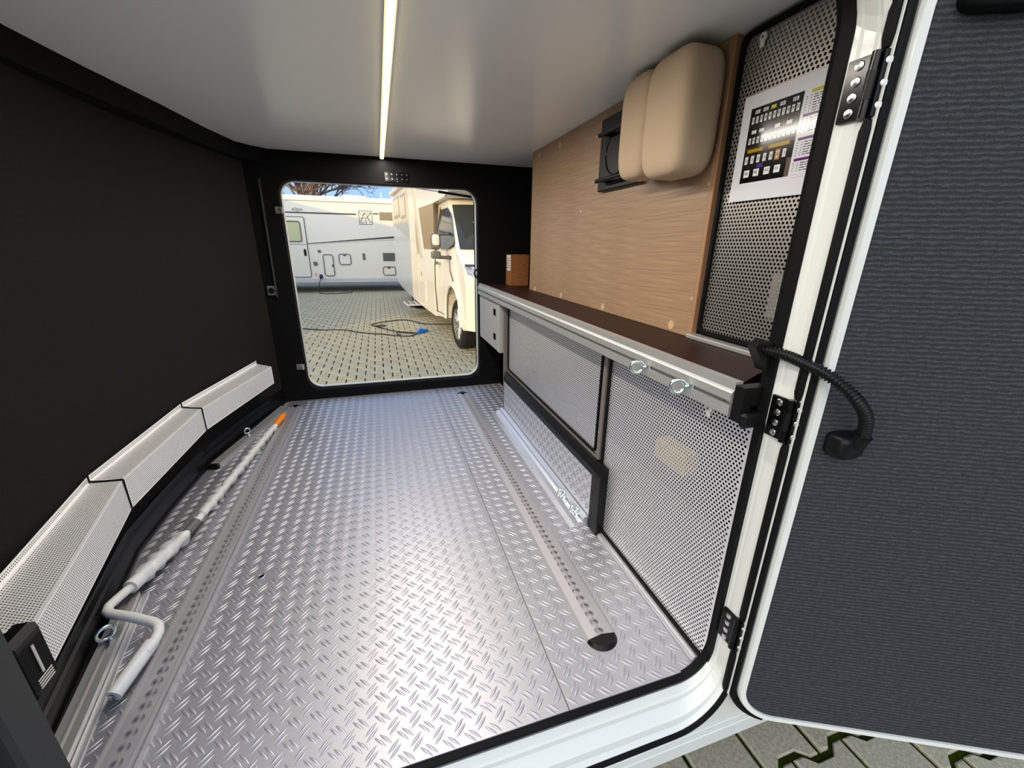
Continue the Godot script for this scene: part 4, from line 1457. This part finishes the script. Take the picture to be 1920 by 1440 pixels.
func coach_behind() -> void:
	var t := thing("motorhome", "long white motorhome parked side-on across the yard behind the far hatch", "motorhome", Vector3(0, GY, -12.8))
	var st := S()
	prism(st, PackedVector2Array([Vector2(0.0, 0.42), Vector2(0.06, 0.30), Vector2(2.24, 0.30), Vector2(2.3, 0.42), Vector2(2.3, 2.5), Vector2(2.2, 2.62), Vector2(0.08, 2.62), Vector2(0.02, 2.56), Vector2(0, 2.46)]), Vector3(-6.0, 0, 0), Vector3.FORWARD, Vector3.UP, 7.4)
	obj("body", st, M.coach_white, t)
	obj("roof_rail", boxm(Vector3(-6.0, 2.47, -0.05), Vector3(1.4, 2.53, 0.03), 0.012), M.coach_white, t)
	obj("skirt", boxm(Vector3(-5.9, 0.285, -0.06), Vector3(1.3, 0.425, 0.035), 0.02), M.coach_skirt, t)
	st = S()
	superquad(st, Vector3(-0.52, 2.66, -0.9), Vector3(0.40, 0.075, 0.4), 0.5, 24, 12)
	obj("roof_light", st, M.coach_white, t)
	obj("roof_vent", boxm(Vector3(-2.05, 2.61, -1.2), Vector3(-1.6, 2.68, -0.7), 0.03), M.coach_white, t)
	obj("solar_panel", boxm(Vector3(-1.25, 2.62, -1.0), Vector3(-0.95, 2.645, -0.4), 0.01), M.coach_grey, t)
	st = S()
	tube(st, [Vector3(0.22, 2.60, -0.4), Vector3(0.22, 2.80, -0.4)], 0.018, 8)
	obj("aerial", st, M.coach_white, t)
	# stripes
	obj("stripe", boxm(Vector3(-4.5, 2.150, 0), Vector3(-0.51, 2.185, 0.006)), M.coach_line, t)
	obj("stripe", boxm(Vector3(-0.055, 2.185, 0), Vector3(0.092, 2.215, 0.006)), M.coach_line, t)
	st = S()
	prism(st, PackedVector2Array([Vector2(-1.87, 1.358), Vector2(0.6, 1.555), Vector2(0.6, 1.610), Vector2(-1.87, 1.372)]), Vector3(0, 0, 0), Vector3.RIGHT, Vector3.UP, 0.005)
	obj("swage_stripe", st, M.coach_line, t)
	st = S()
	prism(st, PackedVector2Array([Vector2(-1.87, 1.345), Vector2(0.6, 1.505), Vector2(0.6, 1.513), Vector2(-1.87, 1.350)]), Vector3(0, 0, 0), Vector3.RIGHT, Vector3.UP, 0.004)
	obj("swage_stripe", st, M.coach_grey, t)
	# emblem: square frame with strokes
	st = S()
	var bar := func(a: Vector2, b: Vector2, w: float) -> void:
		var d := (b - a).normalized() * w * 0.5
		var s := Vector2(-d.y, d.x)
		prism(st, PackedVector2Array([a - s, b - s, b + s, a + s]), Vector3(-0.44, 1.91, 0), Vector3.RIGHT, Vector3.UP, 0.006)
	var E := 0.352
	for l: Array in [[0, 0, E, 0], [E, 0, E, E], [E, E, 0, E], [0, E, 0, 0], [0.02, 0.32, 0.10, 0.24], [0.10, 0.24, 0.17, 0.31], [0.17, 0.31, 0.02, 0.06], [0.17, 0.31, 0.30, 0.07], [0.02, 0.165, 0.16, 0.165], [0.175, 0.20, 0.175, 0.0], [0.22, 0.30, 0.33, 0.30], [0.33, 0.30, 0.20, 0.17], [0.20, 0.17, 0.33, 0.06], [0.02, 0.04, 0.12, 0.04]]:
		bar.call(Vector2(l[0], l[1]), Vector2(l[2], l[3]), 0.014)
	obj("emblem", st, M.coach_grey, t)
	st = S()
	for k in 6:
		var x := 0.02 + k * 0.056
		bar.call(Vector2(x, -0.075), Vector2(x + 0.014, -0.035), 0.008)
		bar.call(Vector2(x + 0.014, -0.035), Vector2(x + 0.028, -0.075), 0.008)
	obj("lettering", st, M.coach_grey, t)
	var tm := TextMesh.new()
	tm.text = "alpa"
	var fn := SystemFont.new()
	fn.font_names = PackedStringArray(["Droid Serif"])
	fn.font_italic = true
	tm.font = fn
	tm.font_size = 32
	tm.pixel_size = 0.0042
	tm.depth = 0.006
	tm.material = M.coach_grey
	var tx := put("script_lettering", tm, t)
	tx.position = Vector3(-2.02, 2.25, 0.003)
	tx.scale = Vector3(1.0, 0.8, 1)
	# entrance door
	var dr := obj("door", plate(-2.62, 0.462, -1.888, 2.052, 0.05, -0.002, 0.014), M.coach_white, t)
	obj("door_gap", flat_frame(-2.635, 0.447, -1.873, 2.067, 0.06, 0.017, 0.0, 0.017), M.coach_line, dr)
	obj("window_frame", flat_frame(-2.62, 1.40, -1.985, 1.955, 0.07, 0.032, 0.012, 0.026), M.coach_grey, dr)
	obj("window_pane", plate(-2.59, 1.43, -2.015, 1.925, 0.05, 0.008, 0.018), M.window_lit, dr)
	obj("mid_line", boxm(Vector3(-2.6, 1.335, 0.0), Vector3(-1.9, 1.348, 0.017)), M.coach_grey, dr)
	st = S()
	superquad(st, Vector3(-1.962, 1.125, 0.02), Vector3(0.032, 0.095, 0.022), 0.6, 16, 10)
	obj("handle", st, M.black_plastic, dr)
	# service flaps
	for f: Array in [["tall_flap", -1.525, 0.472, -1.245, 1.085, -1.285, 0.765, false], ["square_flap", -1.105, 0.788, -0.768, 1.102, -0.935, 1.05, true], ["square_flap", 0.09, 0.480, 0.468, 0.745, 0.275, 0.70, true]]:
		var fl := obj(f[0], plate(f[1], f[2], f[3], f[4], 0.06, 0, 0.010), M.coach_white, t)
		obj("flap_frame", flat_frame(f[1], f[2], f[3], f[4], 0.065, 0.026, 0, 0.018), M.coach_grey, fl)
		obj("latch", boxm(Vector3(f[5] - (0.04 if f[7] else 0.016), f[6] - (0.016 if f[7] else 0.04), 0.0), Vector3(f[5] + (0.04 if f[7] else 0.016), f[6] + (0.016 if f[7] else 0.04), 0.02), 0.006), M.coach_line, fl)
	obj("grey_plate", boxm(Vector3(-0.445, 0.925, 0), Vector3(-0.372, 1.115, 0.012), 0.005), M.coach_grey, t)
	for gr: Array in [["lower_grille", 0.125, 0.898, 0.468, 1.132, M.coach_grey], ["upper_vent", 0.116, 2.03, 0.52, 2.25, M.coach_taupe]]:
		var q := obj(gr[0], boxm(Vector3(gr[1], gr[2], 0), Vector3(gr[3], gr[4], 0.010), 0.004), gr[5], t)
		for k in 7:
			var y: float = lerpf(gr[2] + 0.02, gr[4] - 0.03, k / 6.0)
			obj("slat", boxm(Vector3(gr[1] + 0.015, y, 0.008), Vector3(gr[3] - 0.015, y + 0.012, 0.020), 0.003), gr[5], q)
	for c: Array in [[-1.595, 1.16, 0.045], [-1.735, 0.825, 0.062]]:
		st = S()
		disc(st, Vector3(c[0], c[1], 0), Vector3.BACK, c[2], 0.02, 20)
		obj("round_cap", st, M.coach_grey, t)
	for y in [1.26, 1.33]:
		pass
	obj("reflector", boxm(Vector3(-1.775, 0.475, 0), Vector3(-1.755, 0.58, 0.008)), M.red_mark, t)
	for x in [-4.6, 1.0]:
		st = S()
		lathe(st, [Vector2(0, -0.1), Vector2(0.31, -0.1), Vector2(0.34, -0.07), Vector2(0.34, 0.07), Vector2(0.31, 0.1), Vector2(0, 0.1)], 24, Transform3D(Basis(Vector3.RIGHT, PI / 2), Vector3(x, 0.34, -0.25)))
		obj("wheel", st, M.tyre, t)
	var p := thing("wall_plug", "small dark blue mains plug with hanging cable on the white motorhome across the yard", "plug", Vector3(-1.63, GY + 0.49, -12.79))
	st = S()
	lathe(st, [Vector2(0, 0), Vector2(0.05, 0), Vector2(0.05, 0.05), Vector2(0.035, 0.11), Vector2(0, 0.12)], 12, Transform3D(Basis(Vector3.RIGHT, PI / 2 + 0.5), Vector3.ZERO))
	obj("plug", st, M.navy_plug, p)
	st = S()
	tube(st, [Vector3(0, -0.05, 0.09), Vector3(-0.04, -0.16, 0.12), Vector3(-0.07, -0.35, 0.14), Vector3(-0.06, -0.478, 0.2), Vector3(0.1, -0.48, 0.35), Vector3(0.5, -0.48, 0.3), Vector3(0.8, -0.48, 0.1)], 0.009, 6)
	obj("lead", st, M.cable, p)

# ---------------------------------------------------------------- cream motorhome beside it, cab towards us
const SIL := [[1.22, 0.28], [0.80, 0.33], [0.42, 0.36], [0.405, 0.55], [0.34, 0.71], [0.19, 0.83], [0.0, 0.875], [-0.19, 0.83], [-0.34, 0.71], [-0.40, 0.55], [-0.42, 0.38], [-0.62, 0.35], [-0.98, 0.38], [-1.04, 0.55], [-1.03, 0.92], [-0.93, 1.13], [-0.45, 1.31], [0.24, 1.93], [0.45, 2.0], [1.22, 2.0]]

func cab(a: float, k: int) -> Vector3:
	# point k of the cab's side outline at a metres from its left side
	var s: float = SIL[k][0]
	var y: float = SIL[k][1]
	var e := minf(a, 2.1 - a)
	var f := 1.0 - 0.62 * exp(-e / 0.16)
	if s < -0.45: s = -0.45 + (s + 0.45) * f
	if k >= 15 and k <= 17: s += 0.22 * exp(-e / 0.2) * (0.35 if k == 15 else 1.0)
	var lean := 0.13 * maxf(0, y - 1.25)
	var x := a + lean * (1.0 - a / 1.05)
	return Vector3(x, y, -s)

func coach_beside() -> void:
	var t := thing("motorhome", "cream sunlit motorhome parked cab-first at the right of the far hatch opening", "motorhome", Vector3(0.90, GY, -5.1), Vector3(0, 0.0749, 0))
	var st := S()
	# living quarters and overcab
	prism(st, PackedVector2Array([Vector2(1.2, 0.27), Vector2(2.6, 0.27), Vector2(5.4, 0.36), Vector2(6.2, 0.46), Vector2(6.30, 0.8), Vector2(6.32, 2.45), Vector2(6.22, 2.63), Vector2(3.0, 2.68), Vector2(0.9, 2.64), Vector2(0.1, 2.46), Vector2(-0.18, 2.24), Vector2(-0.10, 2.06), Vector2(0.3, 1.98), Vector2(1.2, 1.96)]), Vector3.ZERO, Vector3.FORWARD, Vector3.UP, 2.2)
	obj("body", st, M.coach_white, t)
	# cab shell
	st = S()
	var stations := [0.0, 0.03, 0.08, 0.15, 0.25, 0.4, 0.7, 1.05, 1.4, 1.7, 1.85, 1.95, 2.02, 2.07, 2.1]
	for i in stations.size() - 1:
		for k in SIL.size():
			st.set_smooth_group(k + 1)
			var l := (k + 1) % SIL.size()
			quad(st, cab(stations[i], k), cab(stations[i + 1], k), cab(stations[i + 1], l), cab(stations[i], l))
	st.set_smooth_group(-1)
	var poly := PackedVector2Array()
	for k in SIL.size():
		var p := cab(0, k)
		poly.append(Vector2(-p.z, p.y))
	var idx := Geometry2D.triangulate_polygon(poly)
	for k in range(0, idx.size(), 3):
		for a in [0.0, 2.1]:
			var tr := [cab(a, idx[k]), cab(a, idx[k + 1]), cab(a, idx[k + 2])]
			if ((tr[1] - tr[0]).cross(tr[2] - tr[0]).x > 0) == (a == 0.0): tr.reverse()
			tri(st, tr[0], tr[1], tr[2])
	obj("cab", st, M.coach_white, t)
	# windscreen
	st = S()
	var ws := [0.04, 0.09, 0.14, 0.2, 0.3, 0.45, 0.7, 1.05, 1.4, 1.65, 1.8, 1.9, 1.97, 2.04]
	for i in ws.size() - 1:
		st.set_smooth_group(0)
		var q := func(a: float, f: float) -> Vector3: return cab(a, 16).lerp(cab(a, 17), f) + Vector3(0, 0.008, 0.008)
		quad(st, q.call(ws[i], 0.02), q.call(ws[i + 1], 0.02), q.call(ws[i + 1], 0.93), q.call(ws[i], 0.93))
	obj("windscreen", st, M.window_dark, t)
	st = S()
	var wq := func(a: float, f: float) -> Vector3: return cab(a, 16).lerp(cab(a, 17), f) + Vector3(0, 0.014, 0.014)
	quad(st, wq.call(0.26, 0.22), wq.call(0.50, 0.22), wq.call(0.50, 0.56), wq.call(0.26, 0.56))
	obj("notice_sheet", st, M.window_lit, t)
	# side glass and cab door lines
	var side := func(s: float, y: float, off: float) -> Vector3: return Vector3(0.13 * maxf(0, y - 1.25) - off, y, -s)
	st = S()
	var glass := [[0.86, 1.33], [0.18, 1.33], [-0.16, 1.40], [0.22, 1.78], [0.40, 1.86], [0.84, 1.86]]
	for k in range(1, glass.size() - 1):
		tri(st, side.call(glass[0][0], glass[0][1], 0.012), side.call(glass[k + 1][0], glass[k + 1][1], 0.012), side.call(glass[k][0], glass[k][1], 0.012))
	obj("side_window", st, M.window_dark, t)
	for ln: Array in [[[[1.06, 0.36], [1.12, 0.75], [1.10, 1.05], [1.02, 1.30], [0.96, 1.6], [0.92, 1.9]], 0.009], [[[-0.05, 0.92], [0.10, 1.05], [0.12, 1.25]], 0.006], [[[0.44, 0.40], [1.06, 0.38]], 0.006]]:
		st = S()
		var pts := []
		for p: Array in ln[0]: pts.append(side.call(p[0], p[1], 0.001))
		tube(st, pts, ln[1], 6)
		obj("door_line", st, M.coach_line, t)
	st = S()
	superquad(st, Vector3(-0.012, 1.12, -0.93), Vector3(0.022, 0.025, 0.09), 0.6, 14, 8)
	obj("door_handle", st, M.coach_grey, t)
	# mirror
	st = S()
	tube(st, [Vector3(0.02, 1.52, -0.15), Vector3(-0.14, 1.51, -0.24)], 0.018, 8)
	tube(st, [Vector3(0.02, 1.22, -0.12), Vector3(-0.14, 1.22, -0.24)], 0.022, 8)
	obj("mirror_arm", st, M.coach_line, t)
	st = S()
	superquad(st, Vector3(-0.15, 1.42, -0.25), Vector3(0.065, 0.10, 0.045), 0.45, 18, 12)
	superquad(st, Vector3(-0.15, 1.25, -0.25), Vector3(0.065, 0.05, 0.045), 0.45, 18, 12)
	obj("mirror_housing", st, M.coach_grey, t)
	st = S()
	superquad(st, Vector3(-0.15, 1.44, -0.215), Vector3(0.05, 0.07, 0.025), 0.5, 18, 12)
	obj("mirror_cover", st, M.coach_white, t)
	# headlamp on the corner
	st = S()
	for i in 8:
		st.set_smooth_group(0)
		var a0 := 0.03 + i * 0.055
		var a1 := a0 + 0.055
		var hl := func(a: float, f: float) -> Vector3:
			var n := Vector3(-0.7 * exp(-a / 0.2), 0.1, 1).normalized()
			var lo := cab(a, 14).lerp(cab(a, 15), 0.25 + 0.5 * exp(-a / 0.12))
			return lo.lerp(cab(a, 15).lerp(cab(a, 16), 0.20), f) + n * (0.012 + 0.02 * sin(PI * f))
		for j in 4: quad(st, hl.call(a0, j / 4.0), hl.call(a1, j / 4.0), hl.call(a1, (j + 1) / 4.0), hl.call(a0, (j + 1) / 4.0))
	var lamp := obj("headlamp", st, M.lens, t)
	st = S()
	tube(st, [cab(0.03, 15) + Vector3(-0.02, 0.02, 0.02), cab(0.2, 15) + Vector3(-0.01, 0.03, 0.03), cab(0.47, 15) + Vector3(0, 0.03, 0.03)], 0.012, 6)
	obj("lamp_brow", st, M.coach_line, lamp)
	# front bumper details
	st = S()
	for i in 6:
		quad(st, cab(0.25 + i * 0.27, 13) + Vector3(0, 0.03, 0.008), cab(0.25 + (i + 1) * 0.27, 13) + Vector3(0, 0.03, 0.008), cab(0.25 + (i + 1) * 0.27, 14) + Vector3(0, -0.1, 0.008), cab(0.25 + i * 0.27, 14) + Vector3(0, -0.1, 0.008))
	obj("radiator_grille", st, M.coach_line, t)
	st = S()
	disc(st, cab(0.22, 13) + Vector3(0, 0.08, 0.005), Vector3(-0.4, 0, 1), 0.055, 0.015, 16)
	obj("fog_lamp", st, M.lens, t)
	# arch lip
	st = S()
	var arch := []
	for k in range(2, 11):
		var p := cab(0, k)
		arch.append(p + Vector3(-0.004, 0, 0))
	tube(st, arch, 0.022, 8)
	obj("arch_lip", st, M.coach_white, t)
	# wheels
	for w: Array in [[0.16, 0.0], [1.94, 0.0], [0.20, 4.1], [1.96, 4.1]]:
		wheel(t, Vector3(w[0], 0.34, -w[1]), w[0] < 1)
	# windows, graphics and flaps on the side
	var pl := func(called: String, pts: Array, m: Material, off: float) -> MeshInstance3D:
		var s2 := S()
		var p2 := PackedVector2Array()
		for p: Array in pts: p2.append(Vector2(p[0], p[1]))
		prism(s2, p2, Vector3(-off, 0, 0), Vector3.FORWARD, Vector3.UP, off + 0.004)
		return obj(called, s2, m, t)
	pl.call("side_wedge", [[3.45, 1.46], [6.25, 1.86], [6.25, 1.93], [3.45, 2.40]], M.coach_cream, 0.003)  # wedge in a darker cream than the body
	for w: Array in [[4.85, 1.98, 5.9, 2.42], [3.85, 1.92, 4.55, 2.38]]:
		var f: MeshInstance3D = pl.call("window_frame", [[w[0], w[1]], [w[2], w[1]], [w[2], w[3]], [w[0], w[3]]], M.coach_taupe, 0.014)
		var s3 := S()
		box(s3, Vector3(-0.020, w[1] + 0.04, -w[2] + 0.05), Vector3(-0.010, w[3] - 0.04, -w[0] - 0.05), 0.004)
		obj("window_pane", s3, M.coach_cream, f)
	pl.call("entrance_door", [[2.72, 0.42], [3.40, 0.42], [3.40, 2.38], [2.72, 2.38]], M.coach_white, 0.010)
	for s: float in [2.70, 3.42]:
		st = S()
		box(st, Vector3(-0.018, 0.40, -s - 0.012), Vector3(0.0, 2.40, -s + 0.012))
		obj("door_gap", st, M.coach_cream, t)
	pl.call("slanted_stripe", [[2.95, 2.46], [3.12, 2.46], [2.62, 1.22], [2.45, 1.22]], M.coach_taupe, 0.006)
	pl.call("slanted_stripe", [[2.72, 2.46], [2.88, 2.46], [2.36, 1.15], [2.08, 1.15]], M.coach_cream, 0.006)
	pl.call("bronze_panel", [[1.06, 1.31], [1.95, 1.31], [2.28, 1.98], [1.02, 1.96]], M.coach_bronze, 0.005)
	pl.call("storage_flap", [[2.0, 0.41], [2.9, 0.39], [2.88, 0.72], [1.98, 0.76]], M.coach_white, 0.012)
	for p: Array in [[2.72, 0.94], [2.34, 0.88]]:
		st = S()
		disc(st, Vector3(0, p[1], -p[0]), Vector3.LEFT, 0.035, 0.012, 14)
		obj("cap", st, M.coach_taupe, t)
	# awning case along the roof edge
	st = S()
	tube(st, [Vector3(-0.03, 2.56, -1.0), Vector3(-0.03, 2.56, -5.9)], 0.06, 12)
	obj("awning_case", st, M.coach_white, t)
	# step below the entrance
	var sp := thing("entrance_step", "light metal fold-out step with black arms below the cream motorhome's side", "step", Vector3(0.72, GY, -8.1), Vector3(0, 0.0749, 0))
	st = S()
	box(st, Vector3(-0.30, 0.235, -0.28), Vector3(0.02, 0.265, 0.28), 0.008)
	obj("tread", st, M.alu_bright, sp)
	for z in [-0.2, 0.2]:
		st = S()
		box(st, Vector3(-0.22, 0.20, z - 0.02), Vector3(0.32, 0.235, z + 0.02), 0.006)
		box(st, Vector3(0.20, 0.20, z - 0.03), Vector3(0.30, 0.262, z + 0.03), 0.006)
		obj("arm", st, M.black_plastic, sp)
	for k in 3:
		st = S()
		box(st, Vector3(-0.27 + k * 0.10, 0.264, -0.26), Vector3(-0.21 + k * 0.10, 0.270, 0.26), 0.002)
		obj("grip_strip", st, M.coach_grey, sp)

func wheel(t: Node3D, c: Vector3, left: bool) -> void:
	var s := -1.0 if left else 1.0
	var w := Node3D.new()
	var k := 0
	var nm := "wheel"
	while t.has_node(nm):
		k += 1
		nm = "wheel_%03d" % k
	w.name = nm
	t.add_child(w)
	w.position = c
	var xf := Transform3D(Basis(Vector3.BACK, PI / 2 if left else -PI / 2), Vector3.ZERO)
	var st := S()
	lathe(st, [Vector2(0.215, -0.10), Vector2(0.30, -0.115), Vector2(0.333, -0.095), Vector2(0.34, -0.05), Vector2(0.34, 0.05), Vector2(0.333, 0.095), Vector2(0.30, 0.115), Vector2(0.225, 0.108), Vector2(0.215, 0.09)], 40, xf, true)
	obj("tyre", st, M.tyre, w)
	st = S()
	lathe(st, [Vector2(0, 0.02), Vector2(0.19, 0.02), Vector2(0.20, 0.09), Vector2(0.218, 0.108), Vector2(0.222, 0.10), Vector2(0.222, -0.09)], 32, xf)
	obj("rim", st, M.coach_grey, w)
	for q in 6:
		var a := TAU * q / 6.0
		st = S()
		var d := Vector3(0, cos(a), sin(a))
		var e := Vector3(0, -sin(a), cos(a))
		var X := Vector3(s * 0.085, 0, 0)
		for side in [-1.0, 1.0]:
			tube(st, [X + d * 0.03 + e * 0.012 * side, X + d * 0.195 + e * 0.030 * side], [0.014, 0.011], 6)
		obj("spoke", st, M.alu_bright, w)
	st = S()
	disc(st, Vector3(s * 0.08, 0, 0), Vector3(s, 0, 0), 0.05, 0.022, 16)
	obj("hub_cap", st, M.coach_grey, w)

# ---------------------------------------------------------------- out of frame: motorhome added on the left to shade the yard
func added_neighbours() -> void:
	for v: Array in [[Vector3(-6.9, GY, -3.3), 8.8, 3.0]]:
		var t := thing("motorhome", "unseen white motorhome added on the left to shade the yard", "motorhome", v[0])
		var st := S()
		var h: float = v[2]
		var L: float = v[1]
		prism(st, PackedVector2Array([Vector2(0, 0.32), Vector2(L - 1.9, 0.32), Vector2(L, 0.4), Vector2(L, 0.95), Vector2(L - 0.5, 1.3), Vector2(L - 1.2, 2.0), Vector2(L - 0.7, 2.3), Vector2(L - 0.9, h - 0.25), Vector2(L - 1.5, h), Vector2(0.15, h), Vector2(0, h - 0.15)]), Vector3.ZERO, Vector3.FORWARD, Vector3.UP, 2.25)
		obj("body", st, M.coach_white, t)
		for k in 3:
			st = S()
			box(st, Vector3(2.24, 1.5, -1.6 - k * 1.9), Vector3(2.265, 2.1, -0.6 - k * 1.9), 0.01)
			obj("window", st, M.window_dark, t)
		for z in [-1.6, -L + 1.3]:
			for x in [0.12, 2.02]:
				st = S()
				lathe(st, [Vector2(0, -0.11), Vector2(0.30, -0.11), Vector2(0.34, -0.07), Vector2(0.34, 0.07), Vector2(0.30, 0.11), Vector2(0, 0.11)], 20, Transform3D(Basis(Vector3.BACK, PI / 2), Vector3(x + (-0.02 if x < 1 else 0.13), 0.34, z)))
				obj("wheel", st, M.tyre, t)

func sun_blocker() -> void:  # unseen building, added to block direct sun from the near hatch
	var t := thing("sun_blocker", "pale unseen building added behind the photographer to keep sun out of the near hatch", "building", Vector3(-7.6, GY, 11.0), Vector3(0, PI * 0.75, 0))
	var st := S()
	prism(st, PackedVector2Array([Vector2(-4.2, 0), Vector2(4.2, 0), Vector2(4.2, 3.9), Vector2(0, 4.7), Vector2(-4.2, 3.9)]), Vector3.ZERO, Vector3.RIGHT, Vector3.UP, -6.0)
	obj("walls", st, M.coach_cream, t)
	st = S()
	box(st, Vector3(-3.2, 0, -0.02), Vector3(0.2, 3.0, 0.06), 0.02)
	obj("gate", st, M.coach_grey, t)
	st = S()
	box(st, Vector3(1.0, 1.1, -0.02), Vector3(3.2, 2.4, 0.04), 0.02)
	obj("window", st, M.window_dark, t)

# ---------------------------------------------------------------- bare tree
func bare_tree(at: Vector3, label: String, sd: int) -> void:
	var t := thing("bare_tree", label, "tree", at)
	var r2 := RandomNumberGenerator.new()
	r2.seed = sd
	var st := S()
	tube(st, [Vector3.ZERO, Vector3(0.05, 1.0, 0), Vector3(-0.03, 2.0, 0.02)], [0.26, 0.2, 0.16], 10)
	obj("trunk", st, M.bark, t)
	st = S()
	var todo := []
	for k in 18:
		var a := TAU * k / 18.0 + r2.randf() * 0.4
		todo.append([Vector3(-0.03, 1.5 + r2.randf() * 0.6, 0.02), Vector3(cos(a), r2.randf_range(0.25, 1.3), sin(a)).normalized(), r2.randf_range(1.4, 2.2), 0.032, 0])
	while todo.size():
		var b: Array = todo.pop_back()
		var p: Vector3 = b[0]
		var d: Vector3 = b[1]
		var pts := [p]
		var rad := [b[3]]
		for k in 4:
			d = (d + Vector3(r2.randf_range(-0.25, 0.25), r2.randf_range(-0.12, 0.25), r2.randf_range(-0.25, 0.25))).normalized()
			p = p + d * b[2] / 4.0
			pts.append(p)
			rad.append(b[3] * (1 - 0.16 * (k + 1)))
		tube(st, pts, rad, 4 if b[4] > 1 else 6, false)
		if b[4] < 5:
			for k in (4 if b[4] < 4 else 3):
				var q: Vector3 = pts[1 + r2.randi() % 4]
				var nd := (d + Vector3(r2.randf_range(-1, 1), r2.randf_range(-0.6, 0.9), r2.randf_range(-1, 1))).normalized()
				todo.append([q, nd, b[2] * r2.randf_range(0.5, 0.75), maxf(b[3] * 0.62, 0.0045), b[4] + 1])
	obj("branches", st, M.bark, t)
	t.scale = Vector3.ONE * 1.5
